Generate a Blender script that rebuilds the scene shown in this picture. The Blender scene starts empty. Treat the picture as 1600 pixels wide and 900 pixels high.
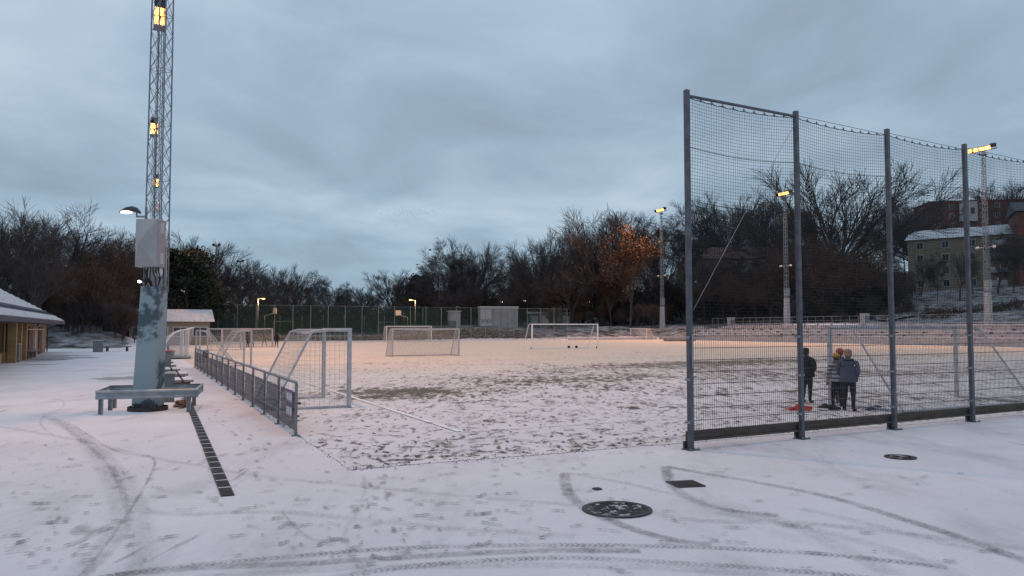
import bpy, math, random
import numpy as np
from mathutils import Vector, Matrix
R = math.radians
random.seed(7); rng = np.random.default_rng(7)
sc = bpy.context.scene
COL = sc.collection

# ------------------------------------------------------------------ camera
F = 1200.0; CAMH = 2.0; PITCH = math.atan(63/1200)
cam = bpy.data.cameras.new('camera'); camo = bpy.data.objects.new('camera', cam); COL.objects.link(camo)
cam.sensor_width = 36; cam.lens = 36*F/1600; cam.clip_start = .1; cam.clip_end = 6000
camo.location = (0, 0, CAMH); camo.rotation_euler = (math.pi/2+PITCH, 0, 0)
sc.camera = camo

# ------------------------------------------------------------------ sky
w = bpy.data.worlds.new('World'); sc.world = w; w.use_nodes = True
nt = w.node_tree; nt.nodes.clear()
def N(t, ty, **k):
    n = t.nodes.new(ty)
    for a, v in k.items():
        if a in n.bl_rna.properties: setattr(n, a, v)
        else: n.inputs[a].default_value = v
    return n
def ramp(t, stops, src=None):
    n = t.nodes.new('ShaderNodeValToRGB'); e = n.color_ramp.elements
    while len(e) < len(stops): e.new(.5)
    for i, (p, c) in enumerate(stops):
        e[i].position = p
        if isinstance(c, (int, float)): c = (c, c, c)
        e[i].color = (*c, 1)
    if src: t.links.new(src, n.inputs[0])
    return n
SUN_AZ, SUN_EL = 150, 2.5
sky = N(nt, 'ShaderNodeTexSky', sky_type='NISHITA', sun_disc=False, sun_elevation=R(SUN_EL), sun_rotation=R(SUN_AZ))
tc = N(nt, 'ShaderNodeTexCoord'); sep = N(nt, 'ShaderNodeSeparateXYZ'); nt.links.new(tc.outputs['Generated'], sep.inputs[0])
zc = N(nt, 'ShaderNodeMath', operation='MAXIMUM'); zc.inputs[1].default_value = 0; nt.links.new(sep.outputs[2], zc.inputs[0])
za = N(nt, 'ShaderNodeMath', operation='ADD'); za.inputs[1].default_value = .17; nt.links.new(zc.outputs[0], za.inputs[0])
dx = N(nt, 'ShaderNodeMath', operation='DIVIDE'); nt.links.new(sep.outputs[0], dx.inputs[0]); nt.links.new(za.outputs[0], dx.inputs[1])
dy = N(nt, 'ShaderNodeMath', operation='DIVIDE'); nt.links.new(sep.outputs[1], dy.inputs[0]); nt.links.new(za.outputs[0], dy.inputs[1])
cb = N(nt, 'ShaderNodeCombineXYZ'); nt.links.new(dx.outputs[0], cb.inputs[0]); nt.links.new(dy.outputs[0], cb.inputs[1])
mpw = N(nt, 'ShaderNodeMapping'); mpw.inputs['Scale'].default_value = (.95, .8, 1); mpw.inputs['Rotation'].default_value = (0, 0, R(-18)); mpw.inputs['Location'].default_value = (3.1, 1.7, 0)
nt.links.new(cb.outputs[0], mpw.inputs[0])
cn = N(nt, 'ShaderNodeTexNoise', Scale=1.35, Detail=6.0, Roughness=.52, Distortion=.35); nt.links.new(mpw.outputs[0], cn.inputs[0])
cr = ramp(nt, [(.30, (.26, .34, .405)), (.45, (.31, .415, .50)), (.56, (.375, .485, .57)), (.70, (.475, .575, .64))], cn.outputs[0])
# bluer at the horizon; brightened overhead, out of view, to lift the ground light
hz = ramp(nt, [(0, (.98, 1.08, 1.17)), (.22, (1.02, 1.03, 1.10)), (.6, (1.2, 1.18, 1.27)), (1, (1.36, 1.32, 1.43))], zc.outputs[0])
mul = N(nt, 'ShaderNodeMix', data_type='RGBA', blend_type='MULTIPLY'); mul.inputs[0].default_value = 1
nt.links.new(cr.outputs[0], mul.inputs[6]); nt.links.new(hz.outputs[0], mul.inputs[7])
sks = N(nt, 'ShaderNodeMix', data_type='RGBA', blend_type='MULTIPLY'); sks.inputs[0].default_value = 1; sks.inputs[7].default_value = (.1, .1, .1, 1)
nt.links.new(sky.outputs[0], sks.inputs[6])
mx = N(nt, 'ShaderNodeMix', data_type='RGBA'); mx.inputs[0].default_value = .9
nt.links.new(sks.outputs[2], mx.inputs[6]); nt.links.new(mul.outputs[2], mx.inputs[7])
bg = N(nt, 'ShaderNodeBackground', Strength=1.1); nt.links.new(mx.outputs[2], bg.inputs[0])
wo = N(nt, 'ShaderNodeOutputWorld'); nt.links.new(bg.outputs[0], wo.inputs[0])

sl = bpy.data.lights.new('sun', 'SUN'); sl.energy = .12; sl.angle = R(60); sl.color = (1, .9, .85)
so = bpy.data.objects.new('sun', sl); COL.objects.link(so)
so.rotation_euler = (R(55), 0, R(180-SUN_AZ)); so.location = (0, 0, 60)

sc.view_settings.view_transform = 'Standard'; sc.view_settings.look = 'None'
sc.view_settings.exposure = 0; sc.view_settings.gamma = 1
sc.cycles.use_denoising = True
sc.cycles.max_bounces = 8; sc.cycles.transparent_max_bounces = 32
sc.cycles.sample_clamp_indirect = 4

# ------------------------------------------------------------------ coordinates
def ray(px, py):
    cx, cy = (px-800)/F, (450-py)/F
    c, s = math.cos(PITCH), math.sin(PITCH)
    return Vector((cx, c - s*cy, s + c*cy))
def gp(px, py, z=0):
    d = ray(px, py); t = (z-CAMH)/d.z
    return Vector((d.x*t, d.y*t, z))
def at(px, py, D):
    d = ray(px, py); t = D/d.y
    return Vector((d.x*t, D, CAMH+d.z*t))
FA = R(26); U = Vector((math.cos(FA), math.sin(FA), 0)); V = Vector((-math.sin(FA), math.cos(FA), 0))
P0 = gp(545, 735)
def fw(a, b, z=0): return P0 + U*a + V*b + Vector((0, 0, z))
def fab(p): q = Vector((p[0]-P0.x, p[1]-P0.y, 0)); return q.dot(U), q.dot(V)
def on_a(px, a):
    d = ray(px, 513); d.z = 0; n = U
    t = (a + P0.dot(U))/d.dot(n); p = d*t
    return fab(p)[1]
def sstep(x, a, b):
    t = np.clip((x-a)/(b-a), 0, 1); return t*t*(3-2*t)
def Hab(a, b, x, y):
    a = np.asarray(a, float); b = np.asarray(b, float)
    hr = np.interp(a, [80.3, 88, 97, 125, 157, 220, 300, 500], [0, 2.35, 2.6, 6.5, 11, 20, 26, 30])
    hr = hr*sstep(b, 10, 30)
    hf = np.interp(b, [101, 112, 160, 260, 500], [0, 2.1, 3.0, 7, 12])*sstep(a, 30, 46)
    hc = np.interp(b, [104, 112, 135, 170, 260, 500], [0, .9, 1.2, 2.2, 6, 10])*sstep(a, 0, 6)
    hl = np.interp(b, [74.5, 84, 110, 200, 400], [0, 1.9, 2.6, 5, 10])*(1-sstep(a, -6, 0))
    hl2 = np.interp(-a, [24, 34, 100], [0, 2, 5])*sstep(b, 20, 40)
    h = np.maximum.reduce([hr, hf, hc, hl, hl2])
    wob = .35*np.sin(x*.13+1.3)*np.cos(y*.11)+.2*np.sin(x*.31+y*.27)
    return h + wob*np.clip(h, 0, 2)*.45
def H(x, y):
    a, b = fab((x, y)); return float(Hab(a, b, x, y))

# ------------------------------------------------------------------ materials
def mat(name, color, rough=.7, var=.12, scale=6.0, metal=0, bump=.0, bscale=40, alpha=None, col2=None, spec=None, stretch=None, lo=.35, hi=.65):
    m = bpy.data.materials.new(name); m.use_nodes = True; t = m.node_tree; b = t.nodes['Principled BSDF']
    tc = N(t, 'ShaderNodeTexCoord'); src = tc.outputs['Object']
    if stretch:
        mp = N(t, 'ShaderNodeMapping'); mp.inputs['Scale'].default_value = stretch; t.links.new(src, mp.inputs[0]); src = mp.outputs[0]
    n = N(t, 'ShaderNodeTexNoise', Scale=scale, Detail=5.0, Roughness=.6); t.links.new(src, n.inputs[0])
    c2 = col2 if col2 else tuple(min(1, c*(1+var)) for c in color)
    c1 = color if col2 else tuple(c*(1-var) for c in color)
    r = ramp(t, [(lo, c1), (hi, c2)], n.outputs[0]); t.links.new(r.outputs[0], b.inputs['Base Color'])
    b.inputs['Roughness'].default_value = rough; b.inputs['Metallic'].default_value = metal
    if spec is not None: b.inputs['Specular IOR Level'].default_value = spec
    if bump:
        n2 = N(t, 'ShaderNodeTexNoise', Scale=bscale, Detail=3.0); t.links.new(src, n2.inputs[0])
        bp = N(t, 'ShaderNodeBump', Strength=bump, Distance=.02); t.links.new(n2.outputs[0], bp.inputs['Height']); t.links.new(bp.outputs[0], b.inputs['Normal'])
    if alpha is not None: b.inputs['Alpha'].default_value = alpha
    return m
def emit(name, color, strength):
    m = bpy.data.materials.new(name); m.use_nodes = True; t = m.node_tree; t.nodes.clear()
    e = N(t, 'ShaderNodeEmission', Strength=strength); e.inputs[0].default_value = (*color, 1)
    n = N(t, 'ShaderNodeTexNoise', Scale=8.0); r = ramp(t, [(.3, tuple(c*.9 for c in color)), (.7, color)], n.outputs[0]); t.links.new(r.outputs[0], e.inputs[0])
    o = N(t, 'ShaderNodeOutputMaterial'); t.links.new(e.outputs[0], o.inputs[0]); return m
M = {}
M['galv'] = mat('galvanised_steel', (.30, .33, .36), .55, .2, 3, .5)
M['mastgrey'] = mat('weathered_mast_steel', (.19, .20, .225), .6, .25, 3, .2)
M['alu'] = mat('goal_aluminium', (.43, .43, .455), .5, .15, 4, .35)
M['white_goal'] = mat('white_goal_paint', (.72, .72, .72), .5, .08, 4)
M['post'] = mat('blue_grey_post_paint', (.07, .074, .09), .5, .25, 5, .1, .15, 30, col2=(.125, .13, .15), lo=.4, hi=.72)
M['net_dark'] = mat('dark_green_net_cord', (.02, .026, .027), .9, .2, 3)
M['net_white'] = mat('grey_net_cord', (.50, .48, .46), .9, .15, 5)
M['net_green'] = mat('green_net', (.012, .03, .026), .9, .2, 1)
M['wire'] = mat('panel_wire', (.05, .048, .052), .6, .2, 3, .1)
M['sill'] = mat('weathered_sill_timber', (.085, .07, .06), .85, .35, 3, 0, .3, 30, stretch=(1, 1, 4))
M['screen'] = mat('grey_fence_screen', (.06, .068, .08), .85, .25, 1.2, alpha=.86)
M['rail_steel'] = mat('fence_rail_steel', (.19, .2, .225), .5, .2, 3, .4)
M['cab'] = mat('silver_cabinet', (.33, .34, .355), .45, .08, 1.5, .45)
M['cabside'] = mat('cabinet_side', (.30, .27, .28), .6, .1, 2, .1)
M['sticker'] = mat('printed_label', (.42, .40, .41), .6, .35, 60)
M['foot'] = mat('worn_blue_grey_paint', (.25, .315, .345), .6, .1, 1.05, 0, .1, 20, col2=(.055, .085, .105), lo=.505, hi=.55)
M['iron'] = mat('cast_iron', (.045, .04, .042), .6, .45, 14, .2, .5, 60)
M['iron_snow'] = mat('cast_iron_with_snow', (.03, .028, .03), .7, 0, 9, 0, .3, 60, col2=(.55, .54, .56), lo=.54, hi=.6)
M['black'] = mat('black_rubber', (.014, .014, .016), .6, .3, 10)
M['floodbody'] = mat('floodlight_housing', (.055, .06, .068), .6, .2, 6, .2)
M['lamp_o'] = emit('sodium_lens', (1, .44, .11), 5.5)
M['lamp_w'] = emit('white_lens', (1, .93, .86), 9)
M['lamp_s'] = emit('street_lens', (1, .55, .15), 8)
M['snow'] = mat('settled_snow', (.70, .70, .72), .9, .06, 4, 0, .3, 30)
M['white'] = mat('white_paint', (.62, .62, .63), .6, .1, 4)
M['conc'] = mat('pale_concrete', (.40, .39, .41), .85, .15, 2, 0, .2, 30)
M['boxgrey'] = mat('grey_box_paint', (.135, .15, .165), .6, .15, 3)
M['red'] = mat('red_paint', (.36, .05, .05), .7, .2, 3)
M['redcloth'] = mat('red_cloth', (.50, .035, .03), .9, .25, 12, 0, .4, 30)
M['plank'] = mat('grey_plank', (.20, .18, .175), .85, .25, 3, stretch=(1, 6, 1))
M['brown'] = mat('brown_door', (.07, .03, .022), .6, .2, 3)
M['glass'] = mat('dark_window_glass', (.02, .024, .03), .12, .2, 2, spec=.6)
M['roofdark'] = mat('dark_roof', (.05, .052, .075), .7, .2, 4)
M['roofsnow'] = mat('snowy_roof_tile', (.55, .55, .58), .85, .1, 3, 0, .2, 20, col2=(.12, .12, .15), lo=.55, hi=.72)
M['roofred'] = mat('red_roof_tile', (.085, .034, .03), .8, .3, 2)
M['bark'] = mat('dark_bark', (.055, .046, .043), .9, .3, 2)
M['twig'] = mat('bare_twig', (.075, .062, .06), .9, .3, 1)
M['twig_b'] = mat('brown_twig', (.075, .048, .036), .9, .3, 1)
M['birch'] = mat('birch_bark', (.34, .32, .31), .85, .5, 2, stretch=(1, 1, 5))
M['leaf_o'] = mat('orange_leaf', (.054, .024, .015), .8, .4, .8)
M['leaf_b'] = mat('withered_brown_leaf', (.08, .043, .03), .8, .4, .8)
M['needle'] = mat('pine_needle', (.010, .020, .013), .8, .4, .8)
M['brush'] = mat('winter_brush', (.034, .026, .022), .9, .4, .6)
M['skin'] = mat('skin', (.40, .22, .16), .6, .05, 10)
M['hair_b'] = mat('blond_hair', (.33, .21, .11), .7, .2, 40)
M['hair_d'] = mat('dark_hair', (.025, .017, .012), .7, .2, 40)
M['coat_k'] = mat('black_coat', (.013, .014, .018), .9, .3, 12, 0, .5, 14)
M['coat_b'] = mat('slate_blue_jacket', (.055, .075, .115), .8, .2, 9, 0, .5, 14)
M['trous'] = mat('dark_trousers', (.014, .015, .02), .9, .3, 12, 0, .5, 14)
M['yellow'] = mat('yellow_knit', (.50, .27, .03), .9, .2, 30)
M['tan'] = mat('tan_leather', (.24, .13, .06), .7, .25, 14)
M['bird'] = mat('black_feather', (.01, .01, .012), .7, .2, 30)
M['stone'] = mat('bank_stone', (.17, .155, .15), .9, .4, 1.5, 0, .3, 8)
M['basket'] = mat('backboard_white', (.6, .55, .5), .6, .1, 3)
M['rust'] = mat('rusty_leaf_litter', (.15, .07, .03), .9, .5, 12)
M['paintline'] = mat('white_line_on_turf', (.86, .85, .86), .9, .1, 5)

def striped(name, c1, c2, freq, axis=2):
    m = bpy.data.materials.new(name); m.use_nodes = True; t = m.node_tree; b = t.nodes['Principled BSDF']
    tc = N(t, 'ShaderNodeTexCoord'); sp = N(t, 'ShaderNodeSeparateXYZ'); t.links.new(tc.outputs['Object'], sp.inputs[0])
    f = N(t, 'ShaderNodeMath', operation='MULTIPLY'); f.inputs[1].default_value = freq; t.links.new(sp.outputs[axis], f.inputs[0])
    s = N(t, 'ShaderNodeMath', operation='SINE'); t.links.new(f.outputs[0], s.inputs[0])
    r = ramp(t, [(.45, c1), (.55, c2)], s.outputs[0]); t.links.new(r.outputs[0], b.inputs['Base Color']); b.inputs['Roughness'].default_value = .9
    return m
M['stripe'] = striped('striped_jersey', (.34, .33, .36), (.03, .03, .045), 62)
def brickmat(name, c1, c2, mortar, s=1.0):
    m = bpy.data.materials.new(name); m.use_nodes = True; t = m.node_tree; b = t.nodes['Principled BSDF']
    tc = N(t, 'ShaderNodeTexCoord'); sp = N(t, 'ShaderNodeSeparateXYZ'); t.links.new(tc.outputs['Object'], sp.inputs[0])
    ad = N(t, 'ShaderNodeMath', operation='ADD'); t.links.new(sp.outputs[0], ad.inputs[0]); t.links.new(sp.outputs[1], ad.inputs[1])
    cbn = N(t, 'ShaderNodeCombineXYZ'); t.links.new(ad.outputs[0], cbn.inputs[0]); t.links.new(sp.outputs[2], cbn.inputs[1])
    bk = N(t, 'ShaderNodeTexBrick', Scale=s); bk.inputs['Brick Width'].default_value = .25; bk.inputs['Row Height'].default_value = .075; bk.inputs['Mortar Size'].default_value = .008
    bk.inputs['Color1'].default_value = (*c1, 1); bk.inputs['Color2'].default_value = (*c2, 1); bk.inputs['Mortar'].default_value = (*mortar, 1)
    t.links.new(cbn.outputs[0], bk.inputs[0])
    n = N(t, 'ShaderNodeTexNoise', Scale=1.2, Detail=5.0); t.links.new(tc.outputs['Object'], n.inputs[0]); r = ramp(t, [(.3, .75), (.7, 1.1)], n.outputs[0])
    mm = N(t, 'ShaderNodeMix', data_type='RGBA', blend_type='MULTIPLY'); mm.inputs[0].default_value = 1
    t.links.new(bk.outputs[0], mm.inputs[6]); t.links.new(r.outputs[0], mm.inputs[7]); t.links.new(mm.outputs[2], b.inputs['Base Color'])
    bp = N(t, 'ShaderNodeBump', Strength=.4, Distance=.01); t.links.new(bk.outputs[1], bp.inputs['Height']); bp.invert = True; t.links.new(bp.outputs[0], b.inputs['Normal'])
    b.inputs['Roughness'].default_value = .85; return m
M['ybrick'] = brickmat('yellow_brick', (.42, .27, .12), (.34, .20, .08), (.30, .24, .17))
M['rbrick'] = brickmat('red_brick', (.20, .06, .045), (.16, .05, .04), (.15, .09, .08))
M['beige'] = mat('beige_render', (.25, .215, .16), .9, .15, .5, 0, .1, 10)
M['paleb'] = mat('pale_plaster', (.42, .43, .45), .9, .12, .6)

# ---- ground: thin snow on asphalt; snow-dusted leaf litter where the 'wild' attribute is set
def ground_mat():
    m = bpy.data.materials.new('snowy_ground'); m.use_nodes = True; t = m.node_tree; b = t.nodes['Principled BSDF']; L = t.links.new
    tc = N(t, 'ShaderNodeTexCoord'); P = tc.outputs['Object']
    def noise(scale, det=5.0, rough=.6, mp=None, dist=0.0):
        n = N(t, 'ShaderNodeTexNoise', Scale=scale, Detail=det, Roughness=rough, Distortion=dist)
        if mp:
            q = N(t, 'ShaderNodeMapping'); q.inputs['Scale'].default_value = mp[0]; q.inputs['Rotation'].default_value = (0, 0, R(mp[1])); L(P, q.inputs[0]); L(q.outputs[0], n.inputs[0])
        else: L(P, n.inputs[0])
        return n.outputs[0]
    def mix(a, b_, f, bt='MIX'):
        x = N(t, 'ShaderNodeMix', data_type='RGBA', blend_type=bt)
        for s, v in ((6, a), (7, b_)):
            if isinstance(v, tuple): x.inputs[s].default_value = (*v, 1)
            else: L(v, x.inputs[s])
        if isinstance(f, float): x.inputs[0].default_value = f
        else: L(f, x.inputs[0])
        return x.outputs[2]
    base = ramp(t, [(.3, (.70, .67, .69)), (.7, (.80, .775, .79))], noise(.45)).outputs[0]
    thin = ramp(t, [(.52, 0), (.72, .42)], noise(.9, 6, .65, ((1, .35, 1), 12))).outputs[0]     # wind-thinned patches
    c = mix(base, (.33, .32, .33), thin)
    sp = ramp(t, [(.56, 0), (.70, .6)], noise(30, 4, .75)).outputs[0]                            # grit showing through
    spm = ramp(t, [(.38, .1), (.62, 1)], noise(1.3, 5)).outputs[0]
    spf = N(t, 'ShaderNodeMath', operation='MULTIPLY'); L(sp, spf.inputs[0]); L(spm, spf.inputs[1])
    c = mix(c, (.20, .19, .195), spf.outputs[0])
    sc1 = ramp(t, [(.64, 0), (.70, .75)], noise(2.6, 5, .6, ((1, .22, 1), 35), .6)).outputs[0]    # scuffs
    sc2 = ramp(t, [(.5, 0), (.62, 1)], noise(.35, 3)).outputs[0]
    scf = N(t, 'ShaderNodeMath', operation='MULTIPLY'); L(sc1, scf.inputs[0]); L(sc2, scf.inputs[1])
    c = mix(c, (.26, .25, .26), scf.outputs[0])
    # wild ground
    wl = ramp(t, [(.3, (.03, .026, .02)), (.55, (.055, .042, .03)), (.75, (.075, .06, .04))], noise(.8, 7, .7)).outputs[0]
    wsn = ramp(t, [(.42, 0), (.58, .8)], noise(.5, 8, .75)).outputs[0]
    wc = mix(wl, (.42, .43, .46), wsn)
    at_ = N(t, 'ShaderNodeAttribute', attribute_name='wild')
    edge = N(t, 'ShaderNodeMath', operation='ADD'); L(at_.outputs['Fac'], edge.inputs[0])
    en = N(t, 'ShaderNodeMath', operation='MULTIPLY_ADD'); en.inputs[1].default_value = .8; en.inputs[2].default_value = -.4; L(noise(.6), en.inputs[0]); L(en.outputs[0], edge.inputs[1])
    er = ramp(t, [(.4, 0), (.6, 1)], edge.outputs[0]).outputs[0]
    c = mix(c, wc, er); L(c, b.inputs['Base Color']); b.inputs['Roughness'].default_value = .85; b.inputs['Specular IOR Level'].default_value = .25
    bp = N(t, 'ShaderNodeBump', Strength=.35, Distance=.03); L(noise(7, 8, .7), bp.inputs['Height']); L(bp.outputs[0], b.inputs['Normal'])
    return m
def field_mat():
    m = bpy.data.materials.new('snow_dusted_turf'); m.use_nodes = True; t = m.node_tree; b = t.nodes['Principled BSDF']; L = t.links.new
    tc = N(t, 'ShaderNodeTexCoord'); P = tc.outputs['Object']
    def noise(scale, det=5.0, rough=.6, s=(1, 1, 1), rot=0, dist=0.0, loc=(0, 0, 0)):
        n = N(t, 'ShaderNodeTexNoise', Scale=scale, Detail=det, Roughness=rough, Distortion=dist)
        q = N(t, 'ShaderNodeMapping'); q.inputs['Scale'].default_value = s; q.inputs['Rotation'].default_value = (0, 0, R(rot)); q.inputs['Location'].default_value = loc
        L(P, q.inputs[0]); L(q.outputs[0], n.inputs[0]); return n.outputs[0]
    def math_(op, a, c):
        x = N(t, 'ShaderNodeMath', operation=op)
        for i, v in enumerate((a, c)):
            if isinstance(v, (int, float)): x.inputs[i].default_value = v
            else: L(v, x.inputs[i])
        return x.outputs[0]
    wear = N(t, 'ShaderNodeAttribute', attribute_name='wear').outputs['Fac']
    d1 = noise(3.2, 4, .6, (1, .3, 1), 20, .8); d2 = noise(3.0, 4, .6, (1, .3, 1), -35, .8, (7, 3, 0)); d3 = noise(3.6, 4, .6, (1, .35, 1), 80, .8, (2, 9, 0))
    dm = math_('MAXIMUM', math_('MAXIMUM', d1, d2), d3)
    big = noise(.22, 4, .6)
    k = math_('ADD', dm, math_('MULTIPLY', math_('SUBTRACT', big, .5), .35))
    k = math_('ADD', k, math_('MULTIPLY', wear, .22))
    fine = noise(22, 3, .7); k = math_('ADD', k, math_('MULTIPLY', math_('SUBTRACT', fine, .5), .22))
    msk = ramp(t, [(.635, 0), (.735, .92)], k).outputs[0]
    snow = ramp(t, [(.3, (.71, .68, .68)), (.7, (.81, .775, .77))], noise(.6, 6)).outputs[0]
    sand_flood_tint = N(t, 'ShaderNodeAttribute', attribute_name='sand_flood_tint').outputs['Fac']
    sx = N(t, 'ShaderNodeMix', data_type='RGBA', blend_type='MULTIPLY'); L(sand_flood_tint, sx.inputs[0]); L(snow, sx.inputs[6]); sx.inputs[7].default_value = (.92, .79, .63, 1); snow = sx.outputs[2]  # thin sandy snow and the floodlights' warm tint, both put into the colour
    turf = ramp(t, [(.3, (.07, .06, .042)), (.7, (.13, .105, .07))], noise(2.5, 5)).outputs[0]
    x = N(t, 'ShaderNodeMix', data_type='RGBA'); L(msk, x.inputs[0]); L(snow, x.inputs[6]); L(turf, x.inputs[7])
    L(x.outputs[2], b.inputs['Base Color']); b.inputs['Roughness'].default_value = .9; b.inputs['Specular IOR Level'].default_value = .2
    bp = N(t, 'ShaderNodeBump', Strength=.4, Distance=.03); L(math_('SUBTRACT', noise(9, 6, .7), msk), bp.inputs['Height']); L(bp.outputs[0], b.inputs['Normal'])
    return m
def mark_mat(name, col, lo, hi, amax, chevron=False):
    m = bpy.data.materials.new(name); m.use_nodes = True; t = m.node_tree; b = t.nodes['Principled BSDF']; L = t.links.new
    b.inputs['Base Color'].default_value = (*col, 1); b.inputs['Roughness'].default_value = .9; b.inputs['Specular IOR Level'].default_value = .2
    tc = N(t, 'ShaderNodeTexCoord'); n = N(t, 'ShaderNodeTexNoise', Scale=9.0 if chevron is False else 22.0, Detail=6.0, Roughness=.75); L(tc.outputs['Object'], n.inputs[0])
    cr_ = ramp(t, [(.3, tuple(c*.75 for c in col)), (.7, tuple(c*1.2 for c in col))], n.outputs[0]); L(cr_.outputs[0], b.inputs['Base Color'])
    a = ramp(t, [(lo, 0), (hi, amax)], n.outputs[0]).outputs[0]
    if chevron is not False:
        uv = N(t, 'ShaderNodeUVMap', uv_map='UVMap'); sp = N(t, 'ShaderNodeSeparateXYZ'); L(uv.outputs[0], sp.inputs[0])
        ab = N(t, 'ShaderNodeMath', operation='ABSOLUTE'); L(sp.outputs[0], ab.inputs[0])          # 0 centre .. 1 edge
        fade = ramp(t, [(.45, 1), (1.0, 0)], ab.outputs[0]).outputs[0]
        n2 = N(t, 'ShaderNodeTexNoise', Scale=1.6, Detail=7.0, Roughness=.7); L(tc.outputs['Object'], n2.inputs[0]); lng = ramp(t, [(.33, .15), (.62, 1)], n2.outputs[0]).outputs[0]
        if chevron:
            k = N(t, 'ShaderNodeMath', operation='MULTIPLY_ADD'); k.inputs[1].default_value = .045; L(ab.outputs[0], k.inputs[0]); L(sp.outputs[1], k.inputs[2])
            k2 = N(t, 'ShaderNodeMath', operation='MULTIPLY'); k2.inputs[1].default_value = 2*math.pi/.052; L(k.outputs[0], k2.inputs[0])
            s = N(t, 'ShaderNodeMath', operation='SINE'); L(k2.outputs[0], s.inputs[0]); tr = ramp(t, [(.3, .35), (.7, 1)], None)
            hh = N(t, 'ShaderNodeMath', operation='MULTIPLY_ADD'); hh.inputs[1].default_value = .5; hh.inputs[2].default_value = .5; L(s.outputs[0], hh.inputs[0]); L(hh.outputs[0], tr.inputs[0])
            q = N(t, 'ShaderNodeMath', operation='MULTIPLY'); L(a, q.inputs[0]); L(tr.outputs[0], q.inputs[1]); a = q.outputs[0]
        for f_ in (fade, lng):
            q = N(t, 'ShaderNodeMath', operation='MULTIPLY'); L(a, q.inputs[0]); L(f_, q.inputs[1]); a = q.outputs[0]
    L(a, b.inputs['Alpha']); return m
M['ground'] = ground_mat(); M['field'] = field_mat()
M['tread'] = mark_mat('tyre_tread_in_snow', (.27, .26, .265), .34, .62, .9, True)
M['smear'] = mark_mat('tyre_smear_in_snow', (.30, .29, .295), .33, .66, .9, None)
M['faint'] = mark_mat('faint_tyre_smear', (.42, .41, .415), .38, .74, .65, None)
M['print'] = mark_mat('shoe_print_in_snow', (.27, .26, .265), .42, .6, .72)
M['fprint'] = mark_mat('shoe_print_on_turf', (.11, .088, .064), .38, .55, .95)
M['wet'] = mark_mat('bare_asphalt_patch', (.17, .16, .165), .36, .68, .75)

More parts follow.
